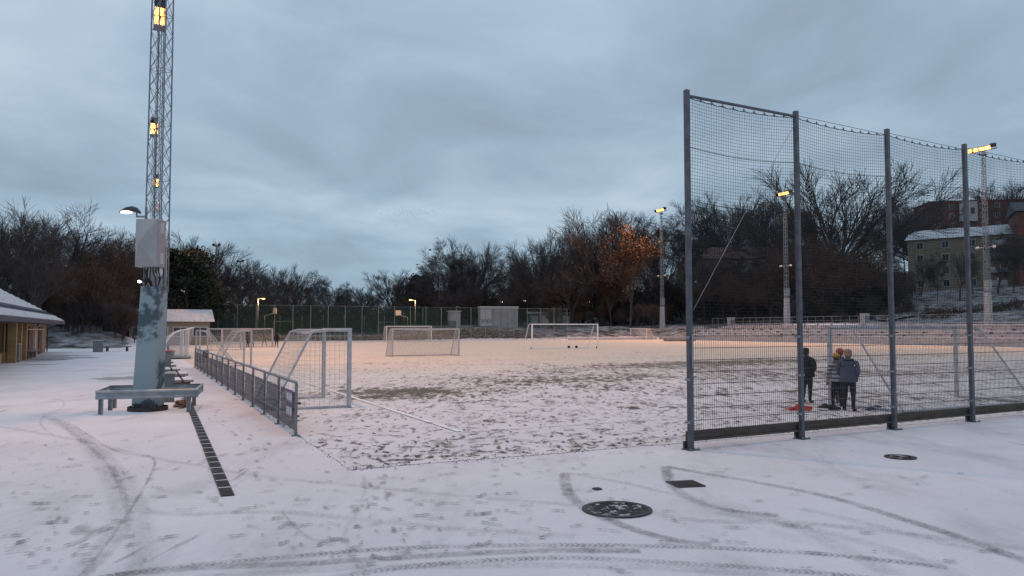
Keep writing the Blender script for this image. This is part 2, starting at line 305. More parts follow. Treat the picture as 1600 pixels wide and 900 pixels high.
# ------------------------------------------------------------------ mesh helpers
class MB:
    def __init__(s): s.v = []; s.f = []; s.mi = []
    def add(s, vs, fs, mi=0):
        o = len(s.v); s.v += [tuple(v) for v in vs]; s.f += [tuple(i+o for i in f) for f in fs]; s.mi += [mi]*len(fs); return s
    def box(s, c, d, rz=0, mi=0, taper=1, rot=None):
        x, y, z = d[0]/2, d[1]/2, d[2]/2; m = Matrix.Rotation(rz, 3, 'Z') if rot is None else rot; c = Vector(c)
        vs = [c + m @ Vector((sx*x*(taper if sz > 0 else 1), sy*y*(taper if sz > 0 else 1), sz*z)) for sz in (-1, 1) for sy in (-1, 1) for sx in (-1, 1)]
        return s.add(vs, [(0, 2, 3, 1), (4, 5, 7, 6), (0, 1, 5, 4), (2, 6, 7, 3), (0, 4, 6, 2), (1, 3, 7, 5)], mi)
    def bbox(s, c, d, bev=.01, rz=0, mi=0):      # box with chamfered edges
        m = Matrix.Rotation(rz, 3, 'Z'); c = Vector(c); hx, hy, hz = d[0]/2, d[1]/2, d[2]/2; b = min(bev, hx*.9, hy*.9, hz*.9)
        vs = []; ids = {}
        for sx in (-1, 1):
            for sy in (-1, 1):
                for sz in (-1, 1):
                    for k in range(3):
                        p = [sx*(hx-b), sy*(hy-b), sz*(hz-b)]; p[k] = (sx*hx, sy*hy, sz*hz)[k]
                        ids[(sx, sy, sz, k)] = len(vs); vs.append(c + m @ Vector(p))
        fs = []
        for k in range(3):
            for sg in (-1, 1):
                o = [(-1, -1), (1, -1), (1, 1), (-1, 1)]; q = []
                for a, b_ in o:
                    t = [0, 0, 0]; t[k] = sg; t[(k+1) % 3] = a; t[(k+2) % 3] = b_; q.append(ids[(*t, k)])
                fs.append(tuple(q if sg > 0 else q[::-1]))
        for k in range(3):      # edges along axis k
            i, j = (k+1) % 3, (k+2) % 3
            for a in (-1, 1):
                for b_ in (-1, 1):
                    q = []
                    for e, kk in ((-1, i), (1, i), (1, j), (-1, j)):
                        t = [0, 0, 0]; t[k] = e; t[i] = a; t[j] = b_; q.append(ids[(*t, kk)])
                    fs.append(tuple(q))
        for sx in (-1, 1):
            for sy in (-1, 1):
                for sz in (-1, 1): fs.append(tuple(ids[(sx, sy, sz, k)] for k in range(3)))
        return s.add(vs, fs, mi)
    def tube(s, pts, r, n=6, mi=0, cap=True):
        pts = [Vector(p) for p in pts]; rs = r if isinstance(r, (list, tuple)) else [r]*len(pts)
        vs = []; k = len(pts); prev = None
        for i, p in enumerate(pts):
            d = (pts[min(i+1, k-1)]-pts[max(i-1, 0)])
            d = d.normalized() if d.length > 1e-9 else Vector((0, 0, 1))
            a = prev - d*prev.dot(d) if prev is not None else None
            if a is None or a.length < 1e-4: a = d.cross(Vector((0, 0, 1)) if abs(d.z) < .95 else Vector((1, 0, 0)))
            a.normalize(); prev = a; b = d.cross(a)
            for j in range(n):
                t = 2*math.pi*(j+.5)/n; vs.append(p + (a*math.cos(t)+b*math.sin(t))*rs[i])
        fs = [(i*n+j, i*n+(j+1) % n, (i+1)*n+(j+1) % n, (i+1)*n+j) for i in range(k-1) for j in range(n)]
        if cap: fs += [tuple(range(n))[::-1], tuple(range((k-1)*n, k*n))]
        return s.add(vs, fs, mi)
    def disc(s, c, r, n=24, z=None, ry=None, mi=0):
        c = Vector(c); return s.add([c+Vector((r*math.cos(2*math.pi*i/n), (ry or r)*math.sin(2*math.pi*i/n), 0)) for i in range(n)], [tuple(range(n))], mi)
    def ring(s, c, r0, r1, h, n=32, mi=0):
        c = Vector(c); vs = []
        for i in range(n):
            t = 2*math.pi*i/n; q = Vector((math.cos(t), math.sin(t), 0))
            vs += [c+q*r0, c+q*r0+Vector((0, 0, h)), c+q*r1+Vector((0, 0, h)), c+q*r1]
        fs = []
        for i in range(n):
            a, b = 4*i, 4*((i+1) % n); fs += [(a+1, a+2, b+2, b+1), (a, a+1, b+1, b), (a+2, a+3, b+3, b+2)]
        return s.add(vs, fs, mi)
    def blob(s, c, d, n=8, m=6, mi=0, jit=0.0, rng_=None):
        c = Vector(c); vs = [c+Vector((0, 0, -d[2]))]
        for i in range(1, m):
            ph = math.pi*i/m
            for j in range(n):
                t = 2*math.pi*j/n; k = 1+(random.uniform(-jit, jit) if jit else 0)
                vs.append(c+Vector((d[0]*math.sin(ph)*math.cos(t)*k, d[1]*math.sin(ph)*math.sin(t)*k, -d[2]*math.cos(ph)*k)))
        vs.append(c+Vector((0, 0, d[2]))); l = len(vs)-1
        fs = [(0, 1+(j+1) % n, 1+j) for j in range(n)]
        for i in range(m-2):
            for j in range(n): fs.append((1+i*n+j, 1+i*n+(j+1) % n, 1+(i+1)*n+(j+1) % n, 1+(i+1)*n+j))
        fs += [(1+(m-2)*n+j, 1+(m-2)*n+(j+1) % n, l) for j in range(n)]
        return s.add(vs, fs, mi)
    def mesh(s, name, mats, smooth=False):
        me = bpy.data.meshes.new(name); me.from_pydata(s.v, [], s.f)
        for m in (mats if isinstance(mats, (list, tuple)) else [mats]): me.materials.append(m)
        if any(s.mi): me.polygons.foreach_set('material_index', s.mi)
        if smooth: me.polygons.foreach_set('use_smooth', [True]*len(s.f))
        me.update(); return me
    def build(s, name, mats, parent=None, smooth=False, loc=None):
        o = bpy.data.objects.new(name, s.mesh(name, mats, smooth)); COL.objects.link(o); o.parent = parent
        if loc is not None: o.location = loc
        return o
def tag(o, label=None, cat=None, group=None, kind=None):
    if label: o['label'] = label
    if cat: o['category'] = cat
    if group: o['group'] = group
    if kind: o['kind'] = kind
    return o
def empty(name, loc, rz=0, label=None, cat=None, group=None):
    o = bpy.data.objects.new(name, None); COL.objects.link(o); o.location = loc; o.rotation_euler = (0, 0, rz); o.empty_display_size = .2
    return tag(o, label, cat, group)
def link(name, me, parent=None, loc=None, rz=0, scale=None):
    o = bpy.data.objects.new(name, me); COL.objects.link(o); o.parent = parent
    if loc is not None: o.location = loc
    o.rotation_euler.z = rz
    if scale is not None: o.scale = scale
    return o
def copy_tree(o, parent=None):
    c = o.copy(); COL.objects.link(c); c.parent = parent
    for ch in o.children: copy_tree(ch, c)
    return c

# ------------------------------------------------------------------ ground sheet
def axis(lo, hi, step, far):
    x = list(np.arange(lo, hi+.01, step)); s = step*1.6
    while x[-1] < far: x.append(x[-1]+s); s *= 1.5
    s = step*1.6
    while x[0] > -far: x.insert(0, x[0]-s); s *= 1.5
    return np.array(x)
def build_ground():
    A = axis(-75, 260, 2.5, 3000); B = axis(-25, 290, 2.5, 3000)
    aa, bb = np.meshgrid(A, B); xs = P0.x+U.x*aa+V.x*bb; ys = P0.y+U.y*aa+V.y*bb
    zs = Hab(aa, bb, xs, ys)
    flat = (aa > -1) & (aa < 82) & (bb > -1) & (bb < 102)
    zs = np.where(flat, -0.0, zs)
    v = np.stack([xs, ys, zs], -1).reshape(-1, 3); na, nb = len(A), len(B)
    i = np.arange(nb-1)[:, None]*na+np.arange(na-1)[None, :]
    f = np.stack([i, i+1, i+na+1, i+na], -1).reshape(-1, 4)
    me = bpy.data.meshes.new('ground'); me.from_pydata(v.tolist(), [], f.tolist()); me.materials.append(M['ground'])
    wild = np.maximum.reduce([sstep(aa, 88, 90), sstep(aa, 80, 82.6)*sstep(bb, 88, 92),  sstep(bb, 102, 104)*sstep(aa, 1, 5), sstep(bb, 73.5, 75.5)*(1-sstep(aa, -4, -2)), sstep(-aa, 22, 26), sstep(bb, 118, 122)])
    at_ = me.attributes.new('wild', 'FLOAT', 'POINT'); at_.data.foreach_set('value', wild.reshape(-1).astype(np.float32))
    me.polygons.foreach_set('use_smooth', [True]*len(f))
    return tag(link('ground', me), 'snow covered paved ground and rising wooded land around the pitch', 'ground', kind='structure')
ground = build_ground()

def build_field():
    A = np.arange(0, 80.01, 1.0); B = np.arange(0, 100.01, 1.0)
    aa, bb = np.meshgrid(A, B); xs = P0.x+U.x*aa+V.x*bb; ys = P0.y+U.y*aa+V.y*bb
    edge = (aa == 0) | (bb == 0)
    j = np.where(edge, rng.uniform(-.04, .04, aa.shape), 0)
    v = np.stack([xs+U.x*j*(aa == 0)+V.x*j*(bb == 0), ys+U.y*j*(aa == 0)+V.y*j*(bb == 0), np.full_like(xs, .006)], -1).reshape(-1, 3); na, nb = len(A), len(B)
    i = np.arange(nb-1)[:, None]*na+np.arange(na-1)[None, :]
    f = np.stack([i, i+1, i+na+1, i+na], -1).reshape(-1, 4)
    me = bpy.data.meshes.new('sports_field'); me.from_pydata(v.tolist(), [], f.tolist()); me.materials.append(M['field'])
    def g(a0, b0, sa, sb, k): return k*np.exp(-((aa-a0)/sa)**2-((bb-b0)/sb)**2)
    wear = g(5, 12, 3.5, 2.2, .85)+g(12, 15, 6, 3, .4)+g(24, 15, 14, 5, .45)+g(10, 6, 9, 3.5, .25)+g(20, 4, 8, 4, .3)+g(28, 24, 11, 2.6, .95)+g(20, 20, 8, 3, .3)+g(45, 27, 14, 4, .3)+g(40, 10, 20, 6, .35)-.28*sstep(bb, 34, 60)
    a_ = me.attributes.new('wear', 'FLOAT', 'POINT'); a_.data.foreach_set('value', wear.reshape(-1).astype(np.float32))
    sand_flood_tint = np.clip(sstep(bb, 4, 40)*.9+.1*sstep(aa, 10, 40), 0, 1); a_ = me.attributes.new('sand_flood_tint', 'FLOAT', 'POINT'); a_.data.foreach_set('value', sand_flood_tint.reshape(-1).astype(np.float32))  # sand tone with painted floodlight warmth, stronger towards the far end
    return tag(link('sports_field', me), 'turf pitch dusted with trampled snow', 'field', kind='structure')
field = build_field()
def strip(name, a0, b0, a1, b1, wd, m, z, parent):
    p, q = fw(a0, b0, z), fw(a1, b1, z); d = (q-p).normalized(); n = Vector((-d.y, d.x, 0))*wd/2
    k = max(2, int((q-p).length/2)); mb = MB()
    vs = []
    for i in range(k+1):
        c = p.lerp(q, i/k); jj = random.uniform(.85, 1.1); vs += [c-n*jj, c+n*jj]
    mb.add(vs, [(2*i, 2*i+2, 2*i+3, 2*i+1) for i in range(k)]); return mb.build(name, m, parent)
M['line_thin'] = mark_mat('half_buried_line', (.72, .71, .72), .36, .6, .85)
strip('painted_line', 2.9, 3.0, 2.9, 96, .13, M['paintline'], .021, field)
strip('painted_line', 2.9, 2.9, 78, 2.9, .10, M['line_thin'], .021, field)
strip('painted_line', 22, 22.5, 62, 22.5, .10, M['paintline'], .021, field)
strip('painted_line', 2.9, 48, 78, 48, .10, M['line_thin'], .021, field)

# ------------------------------------------------------------------ marks in the snow
def smooth_path(pts, step=.25):
    out = []; P = [pts[0]]+pts+[pts[-1]]
    for i in range(1, len(P)-2):
        p0, p1, p2, p3 = P[i-1], P[i], P[i+1], P[i+2]; n = max(2, int((p2-p1).length/step))
        for k in range(n):
            t = k/n; out.append(.5*((2*p1)+(p2-p0)*t+(2*p0-5*p1+4*p2-p3)*t*t+(3*p1-p0-3*p2+p3)*t**3))
    out.append(pts[-1]); return out
zt = [.004]
def track(pix, wd, m):
    pts = smooth_path([gp(*p) for p in pix]); zt[0] += .0006; z = zt[0]
    vs, uv, d = [], [], 0
    for i, p in enumerate(pts):
        t = (pts[min(i+1, len(pts)-1)]-pts[max(i-1, 0)]); t.z = 0; t.normalize(); n = Vector((-t.y, t.x, 0))
        if i: d += (p-pts[i-1]).length
        for s in (-1, 0, 1): vs.append((p.x+n.x*wd/2*s, p.y+n.y*wd/2*s, z)); uv.append((s, d))
    fs = []
    for i in range(len(pts)-1):
        for k in (0, 1): fs.append((3*i+k, 3*i+k+1, 3*i+k+4, 3*i+k+3))
    mb = MB(); mb.add(vs, fs); me = mb.mesh('tyre_track', M[m]); ul = me.uv_layers.new(name='UVMap')
    for l in me.loops: ul.data[l.index].uv = uv[l.vertex_index]
    return link('tyre_track', me, ground)
track([(150, 904), (250, 889), (340, 880), (480, 868), (620, 857), (760, 853), (900, 852), (1080, 855), (1220, 862), (1330, 870), (1480, 887)], .17, 'tread')
track([(520, 905), (580, 893), (700, 880), (830, 873), (900, 872), (1000, 877), (1150, 886), (1290, 897), (1400, 908)], .17, 'tread')
track([(180, 899), (300, 888), (500, 880), (700, 867), (850, 861), (1000, 861)], .2, 'smear')
track([(300, 905), (500, 890), (760, 884), (1000, 886), (1200, 899)], .22, 'faint')
track([(1040, 729), (1100, 740), (1200, 757), (1300, 778), (1400, 808), (1500, 840), (1600, 877), (1660, 905)], .2, 'smear')
track([(1040, 729), (1046, 752), (1070, 775), (1110, 792), (1160, 801), (1216, 806)], .19, 'smear')
track([(882, 739), (886, 765), (908, 790), (950, 812), (1000, 831), (1060, 846), (1112, 851)], .19, 'smear')
track([(882, 739), (960, 752), (1060, 775), (1150, 800)], .17, 'faint')
track([(1250, 795), (1350, 818), (1480, 850), (1600, 872)], .2, 'faint')
track([(1180, 800), (1260, 830), (1340, 870), (1400, 900)], .3, 'faint')
track([(1010, 800), (1100, 815), (1250, 818), (1420, 835), (1600, 858)], .22, 'faint')
track([(1120, 800), (1300, 835), (1450, 880), (1500, 905)], .25, 'faint')
track([(70, 650), (110, 668), (140, 700), (168, 740), (186, 790), (182, 830), (150, 868), (110, 904)], .3, 'faint')
track([(80, 655), (125, 680), (165, 715), (200, 760), (218, 810), (222, 860), (220, 904)], .3, 'faint')
track([(95, 665), (135, 695), (175, 735), (196, 785), (196, 830), (170, 865), (130, 904)], .10, 'faint')
track([(115, 665), (180, 705), (228, 712), (242, 722), (232, 750), (205, 795), (160, 860), (124, 902)], .05, 'tread')
track([(0, 667), (120, 688), (240, 716), (310, 728), (400, 744), (520, 756), (680, 772), (800, 782), (900, 790)], .17, 'faint')
track([(60, 620), (95, 626), (98, 637), (70, 650), (64, 664), (85, 682)], .07, 'faint')
track([(440, 800), (462, 826), (490, 845), (520, 846), (548, 842)], .035, 'tread')
track([(225, 800), (300, 805), (420, 800), (560, 812), (700, 826), (900, 838)], .2, 'faint')
track([(568, 745), (570, 765), (562, 795), (540, 830), (548, 870), (575, 903)], .07, 'faint')

def prints(name, m, spots, z, parent, L=.27, W=.1):
    mb = MB()
    for (x, y, ang, k) in spots:
        c, s = math.cos(ang), math.sin(ang); z += 8e-7
        l, w_ = L*k*random.uniform(.7, 1.2), W*k*random.uniform(.7, 1.25)
        for (cx, rx, ry) in ((.12*l, .36*l, .5*w_), (-.36*l, .15*l, .38*w_)):
            vs = []
            for i in range(8):
                t = 2*math.pi*i/8; px = cx+rx*math.cos(t)*random.uniform(.8, 1.15); py = ry*math.sin(t)*random.uniform(.8, 1.15)
                vs.append((x+c*px-s*py, y+s*px+c*py, z))
            mb.add(vs, [tuple(range(8))])
    o = mb.build(name, M[m], parent); o['kind'] = 'stuff'; return o
S = []
def walk(p0, ang, n, step=.62):
    x, y = p0
    for i in range(n):
        ang += random.uniform(-.12, .12); sd = (-1)**i*.1
        S.append((x-math.sin(ang)*sd, y+math.cos(ang)*sd, ang+random.uniform(-.15, .15), random.uniform(.8, 1.15))); x += math.cos(ang)*step; y += math.sin(ang)*step
def okp(x, y):
    a, b = fab((x, y)); return not (-.2 < a and -.2 < b) and not (y < 3)
for (px, py, ang, n) in [(0, 700, 30, 12), (30, 860, 20, 10), (60, 790, 5, 12), (0, 820, 80, 8), (500, 740, -60, 12), (590, 745, -75, 10), (700, 745, 10, 10), (780, 730, -50, 8), (850, 720, 20, 8), (640, 870, 40, 14), (820, 800, 150, 9),
                         (560, 780, 200, 10), (450, 720, 120, 12), (380, 760, 100, 10), (120, 760, 60, 10), (250, 850, 30, 9), (330, 720, 70, 10), (700, 790, 60, 8), (600, 800, -20, 9), (880, 770, 200, 8), (960, 740, 160, 8), (1350, 830, 170, 8), (1150, 890, 10, 6), (520, 850, 95, 10), (100, 720, -30, 10)]:
    p = gp(px, py); walk((p.x, p.y), R(ang), n)
for i in range(110):
    px, py = random.gauss(60, 90), random.uniform(690, 890); p = gp(px, py); S.append((p.x, p.y, random.uniform(0, 6.3), random.uniform(.4, 1.0)))
for i in range(120):
    px, py = random.gauss(600, 150), random.uniform(715, 890); p = gp(px, py); S.append((p.x, p.y, random.uniform(0, 6.3), random.uniform(.3, 1.0)))
for i in range(90):
    px, py = random.uniform(0, 1600), random.uniform(600, 890); p = gp(px, py); S.append((p.x, p.y, random.uniform(0, 6.3), random.uniform(.25, .8)))
prints('shoe_prints', 'print', [s for s in S if okp(s[0], s[1])], .0195, ground, .22, .075)
S = []
for i in range(16000):
    a = random.uniform(.2, 55); b = .2+34*random.random()**1.4
    p = fw(a, b); S.append((p.x, p.y, random.gauss(.45, .9), random.uniform(.25, 1.05)))
for i in range(300):
    a = abs(random.gauss(0, 6))+.1; b = abs(random.gauss(0, 1.6))+.02
    p = fw(a, b); S.append((p.x, p.y, random.uniform(0, 6.3), random.uniform(.5, 1.2)))
for i in range(1500):
    a = random.uniform(0, 78); b = random.uniform(20, 60); p = fw(a, b); S.append((p.x, p.y, random.uniform(0, 6.3), random.uniform(.5, 1.2)))
prints('shoe_prints', 'fprint', S, .010, field, .26, .07)
def patch(px, py, rx, ry, ang=0):
    p = gp(px, py); vs = []
    for i in range(28):
        t = 2*math.pi*i/28; k = random.uniform(.72, 1.15); x, y = rx*math.cos(t)*k, ry*math.sin(t)*k
        vs.append((p.x+x*math.cos(ang)-y*math.sin(ang), p.y+x*math.sin(ang)+y*math.cos(ang), .0075+random.random()*1e-4))
    return MB().add(vs, [tuple(range(28))]).build('bare_asphalt', M['wet'], ground)
patch(190, 591, 1.1, 1.1); patch(58, 570, .9, .6); patch(60, 560, 3.5, 3.0, R(25)); patch(84, 556, 2.5, 1.6); patch(30, 563, 3, 2.4)
# turf tufts along the ragged edge of the pitch
mb = MB()
for i in range(700):
    if random.random() < .45: a, b = abs(random.gauss(0, 4)), random.gauss(.02, .09)
    elif random.random() < .5: a, b = random.gauss(.02, .07), random.uniform(0, 9)
    else: a, b = random.gauss(5, 2.6), random.gauss(11.2, 1.3)
    p = fw(a, b, .005); t = random.uniform(0, 6.3); h = random.uniform(.008, .022); d = Vector((math.cos(t), math.sin(t), 0))*random.uniform(.006, .015)
    mb.add([p-d, p+d, p+Vector((random.uniform(-.02, .02), random.uniform(-.02, .02), h))], [(0, 1, 2)])
M['grass'] = mat('winter_grass', (.055, .06, .03), .9, .3, 3)
tag(mb.build('grass_tufts', M['grass']), 'short winter grass tufts poking through snow at pitch edge', 'grass', kind='stuff')

# ------------------------------------------------------------------ floodlight masts
def flood_light(parent, pos, tgt, power, size=.5, cone=130):
    l = bpy.data.lights.new('flood_light', 'SPOT'); l.energy = power; l.color = (1, .45, .19); l.spot_size = R(cone); l.spot_blend = 1; l.shadow_soft_size = size
    o = bpy.data.objects.new('flood_light', l); COL.objects.link(o); o.parent = parent; o.location = pos
    o.rotation_euler = (Vector(tgt)-Vector(pos)).to_track_quat('-Z', 'Y').to_euler()
    return o
def lattice_parts(root, z0, z1, w0, w1, bay, legr, brr, mt):
    def wz(z): return w0+(w1-w0)*(z-z0)/(z1-z0)
    cs = [(-1, -1), (1, -1), (1, 1), (-1, 1)]
    for (sx, sy) in cs: MB().tube([(sx*wz(z0)/2, sy*wz(z0)/2, z0), (sx*wz(z1)/2, sy*wz(z1)/2, z1)], legr, 6).build('leg', mt, root)
    n = int((z1-z0)/bay); zz = [z0+(z1-z0)*i/n for i in range(n+1)]
    for k in range(4):
        mb = MB(); a, b = cs[k], cs[(k+1) % 4]
        for i in range(n):
            za_, zb = zz[i], zz[i+1]; q = wz(za_)/2; r_ = wz(zb)/2
            mb.tube([(a[0]*q, a[1]*q, za_), (b[0]*r_, b[1]*r_, zb)], brr, 4, cap=False)
            mb.tube([(b[0]*q, b[1]*q, za_), (a[0]*r_, a[1]*r_, zb)], brr, 4, cap=False)
            if i % 3 == 0: mb.tube([(a[0]*q, a[1]*q, za_), (b[0]*q, b[1]*q, za_)], brr, 4, cap=False)
        mb.build('bracing', mt, root)
def floodlight(root, pos, aim, lit=True, s=1.0):
    # a deep trough floodlight, its lens facing aim (unit vector in local space)
    z = Vector(aim).normalized(); x = z.cross(Vector((0, 0, 1))).normalized(); y = z.cross(x); m = Matrix((x, y, z)).transposed(); pos = Vector(pos)
    def tr(p): return pos + m @ (Vector(p)*s)
    mb = MB(); w_, h_ = .34, .26
    vs = [tr((sx*w_*k, sy*h_*k, zz)) for zz, k in ((-.28, .5), (0, 1)) for sx, sy in ((-1, -1), (1, -1), (1, 1), (-1, 1))]
    mb.add(vs, [(3, 2, 1, 0), (0, 1, 5, 4), (1, 2, 6, 5), (2, 3, 7, 6), (3, 0, 4, 7)])
    mb.add([tr((sx*.37*(1), -h_-.005, zz)) for sx, zz in ((-1, 0), (1, 0), (1, .24), (-1, .24))]+[tr((sx*.37, -h_-.03, zz)) for sx, zz in ((-1, 0), (1, 0), (1, .24), (-1, .24))], [(0, 1, 2, 3), (7, 6, 5, 4), (0, 4, 5, 1), (2, 6, 7, 3), (1, 5, 6, 2), (0, 3, 7, 4)])
    mb.tube([tr((-.38, 0, -.05)), tr((-.38, 0, -.34)), tr((.38, 0, -.34)), tr((.38, 0, -.05))], .02*s, 4)
    o = mb.build('floodlight', M['floodbody'], root)
    MB().add([tr((sx*w_*.95, sy*h_*.95, -.004)) for sx, sy in ((-1, -1), (1, -1), (1, 1), (-1, 1))], [(0, 1, 2, 3)]).build('lens', M['lamp_o'] if lit else M['glass'], o)
    return o
FC = fw(38, 48)
LEFT_MASTS = []
D1 = gp(231, 641); la, lb = fab(D1)
POW = 12500
def far_mast(pos, H_, label, group, bars=True, power=POW, lamps=None, inward=None, base_h=4.2, w0=.75, aim=None, arm=3.4, ly=.3, ls=.95, thin=False):
    rz = math.atan2(inward.y, inward.x)-math.pi/2
    r_ = empty('floodlight_mast', pos, rz, label, 'floodlight mast', group)
    mb = MB(); mb.box((0, 0, base_h/2-.2), (w0, w0, base_h+.4), taper=.8); mb.box((0, 0, -.02), (w0*1.5, w0*1.5, .2)); mb.build('base_column', M['conc'], r_)
    MB().bbox((0, -.06, base_h+.85), (w0*.95, w0*.8, 1.3), .03).build('switch_cabinet', M['cab'], r_)
    lattice_parts(r_, base_h-.05, H_, w0*(.55 if thin else .66), w0*(.35 if thin else .42), .75, .022 if thin else .032, .009 if thin else .014, M['galv'])
    mb = MB(); mb.box((0, 0, H_+.03), (arm, .12, .12)); mb.box((0, 0, H_-.45), (.9, .7, .06)); mb.tube([(-.45, .35, H_-.4), (-.45, .35, H_+.5), (.45, .35, H_+.5), (.45, .35, H_-.4)], .02, 4); mb.build('crossarm', M['galv'], r_)
    for x, lit, dz in (lamps or [(-1.45, False, .1), (-.75, True, -.05), (0, True, -.05), (.75, True, -.05), (1.45, True, -.05)]):
        floodlight(r_, (x, ly, H_+.28+dz), aim or (x*.12, 1, -.55), lit, ls)
    for sd in (-1, 1): MB().tube([(sd*.2, .0, H_*.45), (sd*.8, .1, H_*.45), (sd*.9, .1, H_*.45+.02), (sd*1.15, .1, H_*.45-.02), (sd*1.28, .1, H_*.45-.03)], [.03, .03, .16, .16, .05], 7).build('side_lamp', M['white'], r_)
    flood_light(r_, (0, .9, H_+.2), (0, 24, 0), power)
    return r_
for k, (px, lab) in enumerate([(1545, 'tall lattice floodlight mast above the stand beside the beige apartment block'), (1230, 'tall lattice floodlight mast above the stand, before the red roofed block'), (1035, 'tall lattice floodlight mast beside the orange leaved tree')]):
    b = on_a(px, 90); p = fw(90, b); z = H(p.x, p.y); top = [232, 302, 328][k]
    Ht = at(px, top, p.y).z - z - .3
    if k == 2: p = fw(86, on_a(px, 86)); z = H(p.x, p.y); Ht = at(px, top, p.y).z - z-.3
    far_mast((p.x, p.y, z), Ht, lab, None, inward=-U, power=POW*1.9, lamps=[(-1.45, False, .1), (-.75, k != 0 or True, -.05), (0, True, -.05), (.75, True, -.05), (1.45, k == 0, -.05)])
labs = ['lattice floodlight mast with three lit lamps, second along the pitch side path', 'lattice floodlight mast third along the pitch side path', 'lattice floodlight mast fourth along the pitch side path, farthest from the guard rail']
for k, (px, py) in enumerate([(255, 30), (241, 203), (246, 288)]):
    b = lb + 29*(k+1); p = fw(la, b); p.x = ([239, 234, 239][k]-800)/F*p.y; Ht = at(px, py, p.y).z-.1
    far_mast((p.x, p.y, H(p.x, p.y)), min(Ht, 21.5), labs[k], 'floodlight masts along the left side path', inward=U, power=POW, w0=.6,
             lamps=[(.15, False, .7), (.45, True, .1), (.45, True, -.42)], aim=(.95, .12, -.38), arm=1.2, ly=0, ls=.95, thin=True)

# the nearest mast, with its painted foot, cabinet and lamp
nm = empty('floodlight_mast', (D1.x, D1.y, 0), R(-4), 'near lattice floodlight mast with worn blue grey foot and silver cabinet', 'floodlight mast')
mb = MB(); mb.disc((0, 0, .1), .44, 20); mb.ring((0, 0, 0), .30, .46, .1, 20); mb.box((.12, -.3, .12), (.5, .16, .12)); mb.build('base_plate', M['iron'], nm)
mb = MB(); mb.add([(sx*h_+c_, sy*h_*.9, z) for z, h_, c_ in ((.08, .275, 0), (3.03, .23, .09)) for sx, sy in ((-1, -1), (1, -1), (1, 1), (-1, 1))], [(3, 2, 1, 0), (4, 5, 6, 7), (0, 1, 5, 4), (1, 2, 6, 5), (2, 3, 7, 6), (3, 0, 4, 7)]); mb.build('foot_column', M['foot'], nm)
lat = empty('tmp', (0, 0, 0)); lattice_parts(lat, 2.9, 20, .40, .30, .46, .02, .007, M['mastgrey'])
for c in list(lat.children): c.parent = nm; c.location = (.13, 0, 0)
bpy.data.objects.remove(lat)
for (x, y, r_) in ((.14, .06, .010),): MB().tube([(x, y, 3.0), (x, y, 12), (x, y, 19.8)], r_, 5).build('cable_riser', M['black'], nm)
mb = MB(); CZ0, CZ1 = 3.47, 4.62; yb, yf = -.22, -.60; x0, x1 = -.08, .47
mb.bbox(((x0+x1)/2, (yb+yf)/2, (CZ0+CZ1)/2), (x1-x0, yb-yf, CZ1-CZ0), .012)
cab = mb.build('switch_cabinet', M['cab'], nm)
ap = (x0+.40*(x1-x0), yf-.26, (CZ0+CZ1)/2-.02); ins = .015; e = yf-.002
q = [(x0+ins, e, CZ0+ins), (x1-ins, e, CZ0+ins), (x1-ins, e, CZ1-ins), (x0+ins, e, CZ1-ins)]
MB().add(q+[ap], [(0, 1, 4), (1, 2, 4), (2, 3, 4), (3, 0, 4)]).build('door_panel', M['cab'], cab)
MB().box((x1+.003, (yb+yf)/2, (CZ0+CZ1)/2), (.006, yb-yf-.03, CZ1-CZ0-.03)).build('side_panel', M['cabside'], cab)
for z in (4.42, 3.68): MB().box((x1+.008, (yb+yf)/2+.01, z), (.004, .17, .26)).build('printed_label', M['sticker'], cab)
MB().box((.33, .05, 3.5), (.05, .05, 1.0)).build('mounting_bar', M['galv'], nm)
for i in range(7):
    x = .0+.068*i; c = random.uniform(-.12, .12)
    MB().tube([(x, -.4, 3.48), (x, -.41, 3.36), (x+c*.5, -.33, 3.2), (x*.6+.05+c*.4, -.2, 3.08), (x*.5+.06+c*.3, -.12, 2.98)], .016, 5).build('cable', M['black'], nm)
MB().box((.12, -.02, 3.25), (.34, .06, .46)).build('terminal_plate', M['conc'], nm)
MB().blob((.38, -.34, 3.36), (.1, .05, .12)).build('cable_coil', M['white'], nm)
o = MB().tube([(-.08, -.15, 3.05), (-.14, -.2, 3.16), (-.16, -.2, 3.15)], .018, 5).build('small_lamp', M['galv'], nm)
MB().blob((-.18, -.2, 3.14), (.05, .045, .03)).build('lens', M['lamp_w'], o)
# street lamp head on a side arm
arm = MB().tube([(-.11, -.1, 4.6), (-.11, -.1, 4.98)], .035, 6).tube([(-.11, -.1, 4.75), (-.34, -.12, 4.75), (-.34, -.12, 4.9)], .028, 6).build('lamp_arm', M['galv'], nm)
mb = MB(); prof = [(-.42, 4.86, .06, .05), (-.5, 4.91, .10, .085), (-.6, 4.93, .125, .1), (-.75, 4.93, .13, .08), (-.88, 4.90, .09, .035), (-.94, 4.88, .03, .01)]
vs = []; n = 10
for (x, z, wy, hz_) in prof:
    for j in range(n):
        t = 2*math.pi*j/n; cz = math.sin(t); vs.append((x+.16, -.12+wy*math.cos(t), z-.02+hz_*(cz if cz > 0 else cz*.45)))
mb.add(vs, [(i*n+j, i*n+(j+1) % n, (i+1)*n+(j+1) % n, (i+1)*n+j) for i in range(len(prof)-1) for j in range(n)]+[tuple(range(n)), tuple(range((len(prof)-1)*n, len(prof)*n))])
head = mb.build('lamp_head', M['floodbody'], nm, True)
MB().blob((-.60, -.13, 4.862), (.15, .10, .035)).build('lens', M['lamp_w'], head)
l = bpy.data.lights.new('street_light', 'SPOT'); l.energy = 60; l.color = (1, .9, .8); l.spot_size = R(140); l.spot_blend = .8; l.shadow_soft_size = .1
lo_ = bpy.data.objects.new('street_light', l); COL.objects.link(lo_); lo_.parent = nm; lo_.location = (-.62, -.13, 4.8)
